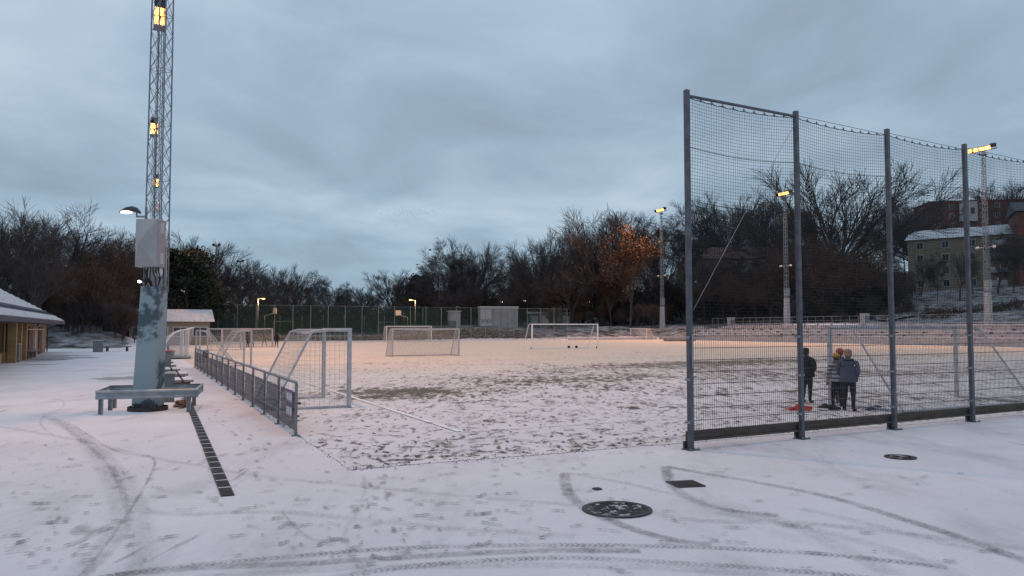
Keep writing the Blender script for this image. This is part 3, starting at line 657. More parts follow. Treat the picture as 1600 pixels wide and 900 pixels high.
MB().box((0, 0, 20.05), (3.0, .12, .12)).build('crossarm', M['galv'], nm)
for x in (-1.2, -.4, .4, 1.2): floodlight(nm, (x, .2, 20.3), Vector((.75, .5, -.6)), True, 1.2)
flood_light(nm, (1.0, .8, 20.4), (9, 3, 0), POW*.5, cone=165)

# guard rail round the foot
GA = R(18); gl = gp(157, 648); gux, guy = Vector((math.cos(GA), math.sin(GA), 0)), Vector((-math.sin(GA), math.cos(GA), 0))
hw, hd = 1.06, .84; gc = gl+gux*(hw-.06)+guy*(hd-.08)
g = empty('guard_rail', (gc.x, gc.y, 0), GA, 'low galvanised crash barrier frame around the near mast foot', 'guard rail')
def wbeam(p, q, nrm, name='beam'):
    p, q, nrm = Vector(p), Vector(q), Vector(nrm); pr = [(0, .355), (.035, .385), (.035, .42), (0, .45), (0, .475), (.035, .505), (.035, .54), (0, .565)]
    vs = []
    for e in (p, q):
        vs += [e+nrm*(o_)+Vector((0, 0, z)) for o_, z in pr]+[e+nrm*(o_-.012)+Vector((0, 0, z)) for o_, z in reversed(pr)]
    k = len(pr)*2; fs = [(j, (j+1) % k, k+(j+1) % k, k+j) for j in range(k)]+[tuple(range(k)), tuple(range(k, 2*k))]
    MB().add(vs, fs).build(name, M['galv'], g)
wbeam((-hw-.04, -hd, 0), (hw+.04, -hd, 0), (0, -1, 0)); wbeam((-hw-.04, hd, 0), (hw+.04, hd, 0), (0, 1, 0)); wbeam((-hw, -hd, .002), (-hw, hd, .002), (-1, 0, 0)); wbeam((hw, -hd, .002), (hw, hd, .002), (1, 0, 0))
for x, y in ((-hw+.06, -hd+.08), (hw-.17, -hd+.08), (-hw+.1, hd-.08), (hw-.17, hd-.08), (-hw+.1, 0.2)):
    mb = MB(); mb.box((x-.04, y, .24), (.012, .1, .48)); mb.box((x+.04, y, .24), (.012, .1, .48)); mb.box((x, y+.04, .24), (.08, .012, .478)); mb.build('leg', M['galv'], g)
mb = MB()
for i in range(260):
    p = gp(random.gauss(283, 5), random.gauss(632, 3)); t = random.uniform(0, 6.3); s = random.uniform(.02, .06)
    c = Vector((p.x, p.y, .012+random.random()*.02)); d = Vector((math.cos(t), math.sin(t), random.uniform(-.3, .3)))*s; e_ = Vector((-math.sin(t), math.cos(t), random.uniform(-.3, .3)))*s
    mb.add([c-d-e_, c+d-e_, c+d+e_, c-d+e_], [(0, 1, 2, 3)])
tag(mb.build('fallen_leaves', M['rust']), 'rusty fallen leaves heaped inside the guard rail corner', 'leaves', kind='stuff')

# ------------------------------------------------------------------ drain channel
ds, de = gp(276, 585), gp(356, 776); dl = (ds-de).length; dd = (ds-de).normalized()
dr = empty('drain_channel', de, math.atan2(dd.y, dd.x), 'dark iron drain channel running from the mast across the snow', 'drain')
mb = MB(); mb.box((0, 0, .009), (.468, .155, .010))
for i in range(9): mb.box((-.21+i*.0525, 0, .0155), (.028, .125, .005))
gme = mb.mesh('grate', M['iron']); jme = MB().box((0, 0, .012), (.03, .15, .014)).mesh('snow_joint', M['snow'])
for i in range(int(dl/.5)): link('grate', gme, dr, (.25+.5*i, 0, 0)); link('snow_joint', jme, dr, (.5+.5*i, random.uniform(-.01, .01), 0))

# ------------------------------------------------------------------ manholes
def manhole(px, py, dia, label, m):
    p = gp(px, py); r_ = empty('manhole_cover', p, random.uniform(0, 3), label, 'manhole cover', 'round manhole covers in the snow'); rad = dia/2
    MB().ring((0, 0, .003), rad*.86, rad, .014, 40).build('frame', M['iron'], r_)
    mb = MB(); mb.disc((0, 0, .008), rad*.86, 40); mb.ring((0, 0, .008), rad*.66, rad*.70, .006, 32); mb.ring((0, 0, .008), rad*.8, rad*.84, .006, 32)
    for i in range(-5, 6):
        for j in range(-5, 6):
            x, y = i*rad*.115, j*rad*.115
            if math.hypot(x, y) < rad*.62: mb.box((x, y, .0105), (rad*.07, rad*.07, .005), rz=.785)
    mb.build('lid', m, r_)
manhole(964, 797, .77, 'large round iron manhole cover with snow caught in its pattern', M['iron_snow'])
manhole(1407, 715, .46, 'small round iron manhole cover by the tall net fence', M['iron_snow'])
p = gp(1071, 757); gq = empty('square_drain', (p.x, p.y, 0), R(12), 'dark square drain grate in the curved tyre track', 'drain')
MB().ring((0, 0, .003), .2, .27, .012, 4).build('frame', M['iron'], gq, loc=(0, 0, 0)).rotation_euler.z = R(45)
mb = MB()
for i in range(7): mb.box((-.15+i*.05, 0, .0175), (.024, .32, .006))
mb.box((0, 0, .0105), (.33, .33, .004)); mb.build('bars', M['iron'], gq)
p = gp(933, 765); vc = empty('valve_cover', (p.x, p.y, 0), R(20), 'tiny square iron valve cover beside the large manhole', 'valve cover')
MB().bbox((0, 0, .012), (.1, .1, .014), .004).box((0, 0, .021), (.05, .02, .006)).build('lid', M['iron'], vc)

# ------------------------------------------------------------------ low pitch fence on the left
fs0 = gp(462, 681); fa0, fb0 = fab(fs0); NB = 14
lf = empty('pitch_fence', fs0, FA+math.pi/2, 'low grey railing with screen sheets along the side of the pitch', 'fence')   # local +x runs along the fence
LBAY = 1.98
pm = MB().bbox((0, 0, .49), (.05, .05, .98), .006).box((0, 0, .006), (.14, .14, .012)).mesh('post', M['rail_steel'])
rm = MB()
for z in (.12, .32, .52, .72): rm.tube([(0.02, .035, z), (LBAY-.02, .035, z)], .009, 5)
rm = rm.mesh('rail', M['rail_steel'])
tm = MB().tube([(0, 0, .985), (LBAY, 0, .985)], .026, 8).mesh('top_rail', M['rail_steel'])
def screen_mesh():
    mb = MB(); n = 12; vs = []
    for i in range(n+1):
        x = .03+(LBAY-.06)*i/n
        for z in (.06, .3, .55, .80): vs.append((x, -.03+.008*math.sin(i*1.7+z*5), z-.012*abs(math.sin(i*.9))))
    mb.add(vs, [(4*i+k, 4*i+4+k, 4*i+5+k, 4*i+1+k) for i in range(n) for k in range(3)]); return mb.mesh('screen_sheet', M['screen'], True)
sm = [screen_mesh() for _ in range(2)]
for i in range(NB+1):
    link('post', pm, lf, (i*LBAY, 0, 0))
    if i < NB:
        link('rail', rm, lf, (i*LBAY, 0, 0)); link('screen_sheet', sm[i % 2], lf, (i*LBAY, 0, 0)); link('top_rail', tm, lf, (i*LBAY, 0, 0))
MB().tube([(0, 0, .985), (-.03, 0, .95)], .026, 8).build('rail_end', M['rail_steel'], lf)
mb = MB(); mb.tube([(.0, -.03, .60), (0, -.09, .60)], .02, 6); mb.tube([(.0, -.03, .36), (0, -.06, .36)], .02, 6); mb.build('latch', M['iron'], lf)
M['banner'] = mat('purple_banner', (.13, .09, .17), .7, .1, 3)
bn = MB().box((.42, .052, .57), (.62, .006, .52)).build('banner', M['banner'], lf)
for r_ in range(2):
    for c in range(3):
        x = .22+c*.2; z = .70-r_*.27; mb = MB()
        mb.add([(x-.07, .057, z+.09), (x-.07, .057, z-.05), (x, .057, z-.11), (x+.07, .057, z-.05), (x+.07, .057, z+.09), (x, .057, z+.06)], [tuple(range(6))])
        mb.build('emblem', M['white'], bn)

# ------------------------------------------------------------------ tall net fence on the right
n0 = gp(1079.5, 703); n3 = gp(1520, 659); nd = (n3-n0).normalized(); NL = (n3-n0).length/3; NP = 7; NH = 6.02
nf = empty('tall_net_fence', n0, math.atan2(nd.y, nd.x), 'tall blue grey post fence with wire panels and ball net above', 'fence')
pm = MB().bbox((0, 0, NH/2), (.084, .084, NH), .008).box((0, 0, .008), (.22, .22, .016)).mesh('post', M['post'])
bltm = MB().tube([(0, 0, .01), (0, 0, .045)], .011, 6).mesh('bolt', M['galv']); clm = MB().box((0, 0, 0), (.11, .1, .04)).mesh('clamp', M['galv'])
def sag(s): return .06*4*s*(1-s)
def net_mesh(L, zlo, zhi, cell, r_, ragged=True):
    mb = MB(); n = int(L/cell); m_ = int((zhi-zlo)/cell)
    def pt(s, k):       # s along 0..1, k up 0..1
        tz = zhi-sag(s)*(1 if ragged else 0); z = zlo+(tz-zlo)*k
        return (.06+(L-.12)*s+.012*math.sin(k*9+s*5), .05*math.sin(s*math.pi)*math.sin(k*math.pi)+.008*math.sin(s*23+k*11), z)
    for i in range(n+1): mb.tube([pt(i/n, j/8) for j in range(9)], r_, 3, cap=False)
    for j in range(m_+1): mb.tube([pt(i/14, j/m_) for i in range(15)], r_, 3, cap=False)
    return mb
nm_ = net_mesh(NL, 2.0, NH-.14, .058, .003).mesh('ball_net', M['net_dark'])
mb = MB(); z0_ = .25; nv = int((NL-.12)/.05)
for i in range(nv+1): mb.tube([(.06+.05*i, .03, z0_), (.06+.05*i, .03, 2.06)], .0033, 4, cap=False)
z = z0_+.02
while z < 2.06: mb.box((NL/2, .03, z), (NL-.1, .014, .010)); z += .2
wm = mb.mesh('wire_panel', M['wire'])
cm = MB()
for z in (3.35, 4.15, 5.05): cm.tube([(.05+(NL-.1)*i/10, .005+.03*math.sin(i*.31), z-.10*4*(i/10)*(1-i/10)*.6) for i in range(11)], .006, 4)
cm = cm.mesh('net_cable', M['net_dark'])
tcm = MB().tube([(.05, 0, NH-.08), (NL-.05, 0, NH-.12)], .005, 4).tube([(.06+(NL-.12)*i/20, 0, NH-.14-sag(i/20)+(.02*abs(math.cos(i*math.pi/2)))) for i in range(21)], .007, 4).mesh('top_cable', M['net_dark'])
hm = MB().tube([(0, 0, 0), (.018, 0, -.03), (0, 0, -.06), (-.018, 0, -.03), (0, 0, 0)], .006, 4).mesh('hook', M['iron'])
sbm = MB().bbox((NL/2, .11, .225), (NL-.004, .05, .14), .006).box((NL/2, .075, .145), (NL-.004, .12, .025)).mesh('sill_beam', M['sill'])
fm = MB().box((0, .1, .066), (.12, .05, .132)).mesh('sill_foot', M['iron'])
for i in range(NP):
    link('post', pm, nf, (i*NL, 0, 0))
    for dx_, dy_ in ((-.085, -.085), (.085, -.085), (.085, .085), (-.085, .085)): link('bolt', bltm, nf, (i*NL+dx_, dy_, 0))
    for cz_ in (.45, 1.15, 1.85): link('clamp', clm, nf, (i*NL, .012, cz_))
    if i < NP-1:
        ox = (i*NL, 0, 0); link('ball_net', nm_, nf, ox); link('wire_panel', wm, nf, ox); link('net_cable', cm, nf, ox); link('sill_beam', sbm, nf, ox)
        link('top_cable', tcm, nf, ox); link('sill_foot', fm, nf, (i*NL+.0, 0, 0))
        for k in range(1, 10):
            s = k/10; link('hook', hm, nf, (i*NL+.06+(NL-.12)*s, 0, NH-.09-sag(s)*.85))
MB().tube([(.05, 0, NH-.1), (NL-.05, 0, NH-.1)], .026, 8).build('top_bar', M['post'], nf)
MB().tube([(NL-.06, -.03, NH-.25), (NL*.45, -.04, 3.9), (.06, -.03, 2.3)], .004, 4).build('brace_wire', M['galv'], nf)
MB().tube([(-.0, -.065, 1.35), (0, -.068, 1.9)], .012, 6).build('latch_rod', M['galv'], nf)

# ------------------------------------------------------------------ goals
def goal(a, b, rot, wd, ht, depth, label, m='alu', top=.8, sec=.1, netm='net_white', cell=.12, net=True, group=None, wheels=False, netr=.0022):
    """local x along the goal mouth, local -y behind it; rot = direction of the mouth line"""
    p = fw(a, b, .006); r_ = empty('football_goal', p, FA+rot, label, 'goal', group); h = sec/2
    mt = M[m]
    for x in (0, wd): MB().bbox((x, 0, ht/2), (sec, sec, ht), .012).build('post', mt, r_)
    MB().bbox((wd/2, 0, ht-h), (wd-sec, sec*.96, sec*.96), .012).build('crossbar', mt, r_)
    for x in (0, wd):
        MB().tube([(x, -.02, ht-.05), (x, -top*.8, ht-.05), (x, -top, ht-.1), (x, -depth, .05)], .028, 6).build('stanchion', mt, r_)
        MB().tube([(x, 0, .035), (x, -depth, .035)], .03, 6).build('ground_bar', mt, r_)
    MB().tube([(0, -depth, .035), (wd, -depth, .035)], .03, 6).build('back_bar', mt, r_)
    if wheels:
        for x in (0, wd): MB().tube([(x-.05, -.12, .12), (x+.05, -.12, .12)], .12, 12).build('wheel', M['black'], r_)
        for x in (wd*.18, wd*.3): MB().blob((x, -depth, .14), (.16, .12, .14)).build('weight', M['black'], r_)
    if not net: return r_
    mb = MB(); n = int(wd/cell); prof = [(-.02, ht-.06), (-top, ht-.1), (-depth, .05)]
    def pr(t):      # 0..1 along back profile
        l0 = top; l1 = math.hypot(depth-top, ht-.15); s = t*(l0+l1)
        if s < l0: return (-.02-(top-.02)*s/l0, ht-.06-.04*s/l0)
        k = (s-l0)/l1; return (-top-(depth-top)*k, ht-.1-(ht-.15)*k)
    Lp = top+math.hypot(depth-top, ht-.15); mrow = int(Lp/cell)
    def P(x, t):
        y, z = pr(t); sg = math.sin(math.pi*x/wd)*math.sin(math.pi*t); return (x, y+.05*sg, z-.06*sg)
    for i in range(n+1): mb.tube([P(wd*i/n, j/10) for j in range(11)], netr, 3, cap=False)
    for j in range(mrow+1): mb.tube([P(wd*i/8, j/mrow) for i in range(9)], netr, 3, cap=False)
    mb.build('back_net', M[netm], r_)
    for x in (0, wd):
        mb = MB(); k = int(depth/cell)
        for i in range(1, k):
            y = -depth*i/k; zt_ = ht-.08 if -y < top else ht-.1-(ht-.15)*(-y-top)/(depth-top); mb.tube([(x, y, .05), (x, y, zt_)], netr, 3, cap=False)
        for j in range(1, int(ht/cell)):
            z = j*cell; yl = -depth+(depth-top)*(z-.05)/(ht-.15) if z < ht-.1 else -top; mb.tube([(x, -.03, z), (x, yl, z)], netr, 3, cap=False)
        mb.build('side_net', M[netm], r_)
    return r_
HALF = math.pi/2
a, b = fab(gp(545, 637)); goal(a, b+2.95, -HALF, 2.95, 2.0, 1.85, 'small silver goal with net beside the low railing, nearest the fence end', top=.95, netr=.0032)   # mouth towards +u
a, b = fab(gp(392, 572)); goal(a, b+3, -HALF, 3, 1.9, 1.7, 'small silver goal by the middle of the low railing', top=.7, cell=.15, netr=.003)
a2, b2 = fab(gp(382, 566)); goal(a2-2.4, b2+1.0, HALF, 3, 1.9, 1.9, 'small silver goal turned with its back to the pitch, by the railing', top=.5, cell=.15, netr=.003)
a, b = fab(gp(425, 543)); 
goal(a, b, math.pi+R(-14), 5, 2, 1.5, 'netted goal at the far corner with players behind it', top=.6, cell=.12, netr=.010)
a, b = fab(gp(324, 547)); goal(a, b, R(10), 3, 2.0, 1.4, 'small goal at the far end of the low railing', top=.6, cell=.17, netr=.005)
a, b = fab(gp(717, 556)); goal(a, b, math.pi, 5, 2.0, 1.6, 'netted five metre goal standing alone in mid pitch', top=.7, cell=.10, netr=.008, m='alu')
a, b = fab(gp(674, 533.6)); goal(a, b, math.pi, 7.0, 2.35, 2, 'white full size goal at the far end of the pitch behind the mid pitch goal', m='white_goal', top=1.2, cell=.15, netr=.012)
a, b = fab(gp(934, 544.6)); goal(a, b, math.pi, 7.32, 2.44, 1.9, 'white full size wheeled goal without net standing alone in mid pitch', m='white_goal', net=False, top=.7, wheels=True, sec=.12)
a, b = 77.3, on_a(1010, 77.3); goal(a, b, HALF, 4.8, 2, 1.8, 'pale goal against the far low wall beside the lattice mast', m='white_goal', top=.8, cell=.13, netr=.013)
a, b = fab(gp(1298, 633)); goal(a, b, 0, 5.1, 2.06, 2.1, 'large silver goal with net behind the tall net fence', top=.75, cell=.12, netr=.003)

# ------------------------------------------------------------------ stand and walls on the far right
rw = empty('low_wall', fw(80.2, 20), FA+HALF, 'long pale concrete wall along the foot of the terraced stand', 'wall')
for i in range(20): MB().bbox((2+4*i+.0, -.15, .33), (3.98, .28, .74), .02).build('panel', M['conc'], rw)
fwall = empty('low_wall', fw(62, 100.3), FA, 'pale low wall closing the far pitch corner behind the wheeled goal', 'wall')
for i in range(5): MB().bbox((1.8+3.6*i, .1, .2), (3.58, .25, .5), .02).build('panel', M['conc'], fwall)
fk = empty('far_kerb', fw(4.5, 100.2), FA, 'white kerb under the far green net fence', 'kerb')
for i in range(14): MB().bbox((2+4*i, .1, .06), (3.97, .22, .26), .02).build('kerb_stone', M['white'], fk)
M['terr'] = mat('snowy_terrace_step', (.72, .67, .68), .9, .2, .8)
st = empty('terraced_stand', fw(80.6, 26), FA+HALF, 'long terraced stand of snowy bench rows beside the pitch', 'stand')  # local x along, local -y away from the pitch
LS = 68; ROWS = 6; STEP = .95; RISE = .36
for k in range(ROWS):
    inset = max(0, (k-1))*1.4; y = -.3-STEP*(k+.5); ht = .66+RISE*k; L_ = LS-inset
    MB().box((L_/2, y, ht/2-.1), (L_, STEP-.006, ht+.2)).build('terrace_step', M['terr'], st)
    bmesh_ = MB().bbox((L_/2, y-.2, ht+.22), (L_-.6, .34, .05), .01)
    for i in range(int(L_/2.4)): bmesh_.box((1+2.4*i, y-.2, ht+.1), (.06, .28, .2))
    bmesh_.build('bench_row', M['conc'], st)
    MB().box((L_/2, y-.2, ht+.252), (L_-.7, .33, .018)).build('bench_snow', M['snow'], st)
for i in range(34):
    k = random.choice((1, 1, 2, 2, 3)); x = 1+random.uniform(-.2, .2)+2*i; ht = .66+RISE*k; y = -.3-STEP*(k+.5)-.2
    mb = MB(); mb.tube([(x, y+.16, ht-.12), (x+.1, y+.2, ht+.12), (x+.32, y+.18, ht+.1), (x+.36, y+.16, ht-.02)], .11, 5); mb.build('railing_hook', M['black'], st)
mb = MB()
for i in range(46): mb.tube([(i*1.5, -.45-STEP*ROWS, 2.4), (i*1.5, -.45-STEP*ROWS, 3.7)], .022, 5)
mb.tube([(0, -.45-STEP*ROWS, 3.7), (67.5, -.45-STEP*ROWS, 3.7)], .025, 5); mb.tube([(0, -.45-STEP*ROWS, 3.15), (67.5, -.45-STEP*ROWS, 3.15)], .018, 5); mb.build('railing', M['galv'], st)
for bb, lab in ((on_a(1138, 88), 'small grey service box on the bank above the stand end'), (on_a(1347, 88), 'small grey service box on the bank above the stand middle')):
    p = fw(88.6, bb); z = H(p.x, p.y); e_ = empty('service_box', (p.x, p.y, z), FA, lab, 'service box')
    MB().bbox((0, 0, .65), (1.1, .7, 1.5), .02).build('body', M['conc'], e_); MB().box((0, 0, 1.43), (1.2, .8, .06)).build('lid', M['snow'], e_)
    MB().box((0, -.353, .6), (.8, .01, 1.1)).build('door', M['boxgrey'], e_)

# ------------------------------------------------------------------ far green net fence
ff = empty('far_net_fence', fw(4.7, 101.2), FA, 'long green ball net fence closing the far end of the pitch', 'fence')
pm2 = MB().bbox((0, 0, 2.65), (.07, .07, 5.3), .01).mesh('post', M['mastgrey'])
M['veil'] = mat('green_net_veil', (.012, .034, .028), .9, .2, 1, alpha=.42); M['veil2'] = mat('green_wind_cloth', (.012, .042, .030), .9, .25, .4, alpha=.55)
vmesh = MB().add([(0, .02, .25), (2.5, .02, .25), (2.5, .02, 5.22), (0, .02, 5.22)], [(0, 1, 2, 3)]).mesh('net_sheet', M['veil'])
v2 = MB().add([(0, .06, 1.0), (2.5, .06, 1.0), (2.5, .06, 3.2), (0, .06, 3.2)], [(0, 1, 2, 3)]).mesh('wind_cloth', M['veil2'])
NF = 23
for i in range(NF+1):
    link('post', pm2, ff, (2.5*i, 0, H(*fw(4.7+2.5*i, 101.2)[:2])*0))
    if i < NF:
        link('net_sheet', vmesh, ff, (2.5*i, 0, 0))
        if i < 15: link('wind_cloth', v2, ff, (2.5*i, 0, 0))
MB().tube([(0, 0, 5.28), (2.5, 0, 5.28)], .04, 6).build('top_bar', M['galv'], ff)
MB().tube([(2.5, 0, 5.24), (2.5*NF, 0, 5.24)], .012, 5).build('top_cable', M['galv'], ff)
# court behind: inner fence, hoops, small goals, lamps
cf = empty('court_fence', fw(8, 122, 0), FA, 'thin green fence of the ball court behind the far net fence', 'fence')
for i in range(12):
    p = fw(8+3.6*i, 122); z = H(p.x, p.y); MB().tube([(3.6*i, 0, z-.2), (3.6*i, 0, z+3.2)], .04, 5).build('post', M['galv'], cf)
    if i < 11: MB().add([(3.6*i, 0, z+.02), (3.6*i+3.6, 0, z+.02), (3.6*i+3.6, 0, z+3.1), (3.6*i, 0, z+3.1)], [(0, 1, 2, 3)]).build('mesh_panel', M['veil'], cf)
def place(px, D): x = (px-800)/F*D; return Vector((x, D, H(x, D)))
def hoop(px, D, side, label):
    p = place(px, D); e_ = empty('basketball_hoop', p, 0, label, 'basketball hoop', 'hoops on the ball court')
    MB().tube([(0, 0, 0), (0, 0, 2.9), (side*1.4, 0, 3.3)], .07, 6).build('pole', M['galv'], e_)
    bb_ = MB().box((side*1.55, 0, 3.65), (.1, 1.2, .85), rz=R(40)*side).build('backboard', M['basket'], e_)
    MB().ring((side*2.0, -.1, 3.2), .2, .23, .03, 16).build('rim', M['red'], bb_)
hoop(414, 118, 1, 'basketball hoop with yellow lit board behind the far net fence'); hoop(637, 128, -1, 'basketball hoop with white board behind the far net fence')
def cgoal(px, D, label):
    p = place(px, D); e_ = empty('court_goal', p, R(15), label, 'goal', 'small goals on the ball court')
    for x in (0, 3): MB().box((x, 0, 1), (.1, .1, 2)).build('post', M['galv'], e_)
    MB().box((1.5, 0, 2.05), (3.1, .1, .1)).build('crossbar', M['galv'], e_)
cgoal(428, 120, 'small steel court goal under the yellow lit hoop'); cgoal(592, 130, 'small steel court goal left of the white board hoop')
def street_lamp(px, ytop, D, label, m='lamp_s', power=150, side=1, hh=.32, group=None):
    p = place(px, D); ht = at(px, ytop, D).z-p.z; e_ = empty('street_lamp', p, 0, label, 'street lamp', group)
    MB().tube([(0, 0, -.1), (0, 0, ht*.5), (0, 0, ht)], [.09, .07, .05], 8).tube([(0, 0, ht-.02), (side*.5, 0, ht+.1)], .04, 6).build('pole', M['galv'], e_)
    hd_ = MB().blob((side*.75, 0, ht+.12), (hh, .2, .13)).build('lamp_head', M['floodbody'], e_)
    MB().blob((side*.78, 0, ht+.03), (hh*.8, .16, .09)).build('lens', M[m], hd_)
    if power:
        l = bpy.data.lights.new('street_light', 'POINT'); l.energy = power; l.color = (1, .6, .25); l.shadow_soft_size = .3
        lo = bpy.data.objects.new('street_light', l); COL.objects.link(lo); lo.parent = e_; lo.location = (side*.8, 0, ht-.3)
street_lamp(403, 467, 112, 'orange lit street lamp by the hoop behind the far net fence', power=900); street_lamp(649, 469, 124, 'orange lit street lamp near the birch behind the far net fence', power=900, side=-1)
for px, py, D in ((709, 479, 165), (779, 472, 170), (814, 470, 175), (838, 469, 178), (917, 472, 170), (965, 470, 185)):
    street_lamp(px, py, D, 'white lit path lamp among the dark trees', 'lamp_w', 60, hh=.35, group='path lamps in the wood')
street_lamp(109, 0, 10, 'x') if False else None
street_lamp(321, 488, 108, 'unlit slim street lamp at the left end of the far net fence', 'white', 0)
for px, py, D, lab in ((336, 384, 190, 'distant tall pole with a lamp crown above the pine'), (374, 409, 220, 'distant tall thin lamp pole above the trees')):
    p = place(px, D); ht = at(px, py, D).z-p.z; e_ = empty('lamp_pole', p, 0, lab, 'lamp pole')
    MB().tube([(0, 0, 0), (0, 0, ht)], [.25, .12], 6).build('pole', M['galv'], e_); MB().box((0, 0, ht), (1.8, .5, .3)).blob((-.7, 0, ht+.35), (.4, .3, .3)).blob((.7, 0, ht+.35), (.4, .3, .3)).build('lamp_crown', M['floodbody'], e_)
# sports club banner and stones
p = place(385, 112); e_ = empty('club_banner', p+Vector((-4.6, -6, 0)), FA, 'red and white banner on the far kerb behind the corner goal', 'banner')
MB().box((0, 0, .7), (6, .05, .7)).build('sheet', M['white'], e_); MB().box((.2, -.03, .52), (3.8, .01, .16)).build('stripe', M['red'], e_)
for x in (-2.9, 2.9): MB().box((x, .05, .5), (.06, .06, 1.1)).build('post', M['galv'], e_)
mb = MB()
for i in range(1500):
    a = random.uniform(3, 58); b = random.uniform(103, 110); p = fw(a, b); s = random.uniform(.15, .42); z = H(p.x, p.y)
    mb.blob((p.x, p.y, z+s*.25), (s, s*random.uniform(.7, 1.2), s*random.uniform(.5, .9)), 5, 4, jit=.2)
for i in range(260):
    p = place(random.uniform(1040, 1084), random.uniform(118, 128)); s = random.uniform(.15, .5); mb.blob((p.x, p.y, p.z+s*.25), (s, s, s*.7), 5, 4, jit=.25)
tag(mb.build('bank_stones', M['stone']), 'grey rubble stones on the bank behind the far net fence', 'stones', kind='stuff')

# ------------------------------------------------------------------ team shelter, benches, boxes on the path
sp_ = gp(278, 561); sa, sb_ = fab(sp_)
sh = empty('team_shelter', fw(sa, sb_), FA, 'curved clear plastic team shelter with white ribs beside the pitch railing', 'shelter')   # local +x towards the pitch
prof = [(-.85, .12), (-.84, .55), (-.74, 1.0), (-.52, 1.42), (-.2, 1.7), (.2, 1.86), (.6, 1.93), (.95, 2.05)]
M['acryl'] = mat('scratched_acrylic', (.5, .5, .52), .3, .2, 3, alpha=.30)
SL = 3.4
mb = MB(); vs = [(x, y, z) for y in (0, SL) for x, z in prof]; k = len(prof)
mb.add(vs, [(i, i+1, k+i+1, k+i) for i in range(k-1)]); mb.build('shell', M['acryl'], sh)
for y in (0, SL): MB().add([(x, y+(.004 if y else -.004), z) for x, z in prof]+[(.55, y+(.004 if y else -.004), .12)], [tuple(range(k+1))]).build('end_pane', M['acryl'], sh)
for i in range(5):
    y = SL*i/4; MB().tube([(x, y, z) for x, z in prof], .035, 5).build('rib', M['white'], sh)
for y in (0, SL/2, SL):
    for x in (.3, .62): MB().box((x, y, 1.0), (.06, .05, 1.86)).build('upright', M['white'], sh)
MB().box((-.05, SL/2, .12), (1.7, SL+.1, .08)).build('floor_frame', M['galv'], sh)
for y in (.2, SL-.2): MB().box((0, y, .04), (1.5, .12, .09)).build('skid', M['iron'], sh)
MB().bbox((-.35, SL/2, .5), (.4, SL-.3, .06), .01).box((-.35, .4, .3), (.3, .05, .4)).box((-.35, SL-.4, .3), (.3, .05, .4)).build('bench', M['plank'], sh)
for i in range(5): MB().bbox((-.55, .5+i*.6, .75), (.08, .42, .4), .03).build('seat_back', M['boxgrey'], sh)
for k_, (da, db, lab) in enumerate([(1.75, .6, 'low wooden bench standing beside the team shelter opening')]):
    e_ = empty('shelter_bench', fw(sa+da, sb_+db), FA, lab, 'bench')
    MB().bbox((0, .6, .5), (.4, 1.6, .06), .01).build('seat', M['plank'], e_)
    for y in (.0, 1.2): MB().box((0, y, .24), (.3, .06, .5)).build('leg', M['iron'], e_)
bl = empty('path_bench', fw(-1.45, 14.5), FA, 'low grey plank bench in the row beside the drain channel', 'bench', 'low benches lined up along the path')
for x in (-.17, .17): MB().bbox((x, .75, .40), (.28, 1.5, .07), .01).build('plank', M['plank'], bl)
for x in (-.17, .17): MB().box((x, .75, .442), (.27, 1.47, .014)).build('snow_cover', M['snow'], bl)
for y in (.25, 1.25): MB().box((0, y, .18), (.46, .1, .37)).build('leg', M['sill'], bl)
for b in (18.0, 21.5, 25, 28.5, 32, 35.5):
    c = copy_tree(bl); c.location = fw(-1.45+random.uniform(-.06, .06), b)
def grey_box(p, d, label, red=False, rz=FA):
    e_ = empty('cabinet_box', p, rz, label, 'cabinet'); MB().bbox((0, 0, d[2]/2), d, .02).build('body', M['boxgrey'], e_)
    MB().bbox((0, 0, d[2]+.02), (d[0]+.06, d[1]+.06, .05), .01).build('lid', M['conc'] if not red else M['red'], e_)
    MB().box((0, -d[1]/2-.004, d[2]*.5), (d[0]*.8, .008, d[2]*.8)).build('door', M['boxgrey'], e_)
a, b = fab(gp(258, 628)); grey_box(fw(a+.05, b), (.34, .34, .76), 'slim grey cabinet close beside the near mast foot')
a, b = fab(gp(256, 590)); grey_box(fw(a, b), (.5, .5, 1.05), 'grey cabinet with red edged lid among the path benches', True)
grey_box(gp(19, 566), (.72, .6, 1.05), 'large grey bin box in front of the yellow brick pavilion')
p = gp(153, 550); grey_box(Vector((p.x, p.y, H(p.x, p.y))), (.75, .6, .95), 'grey box alone before the wooded bank')
p = gp(183, 549); e_ = empty('low_bench', (p.x, p.y, H(p.x, p.y)), R(10), 'dark low bench on the edge of the wooded bank', 'bench')
MB().bbox((0, 0, .42), (2.2, .45, .08), .01).build('seat', M['plank'], e_)
for x in (-.8, .8): MB().box((x, 0, .19), (.1, .4, .42)).build('leg', M['iron'], e_)

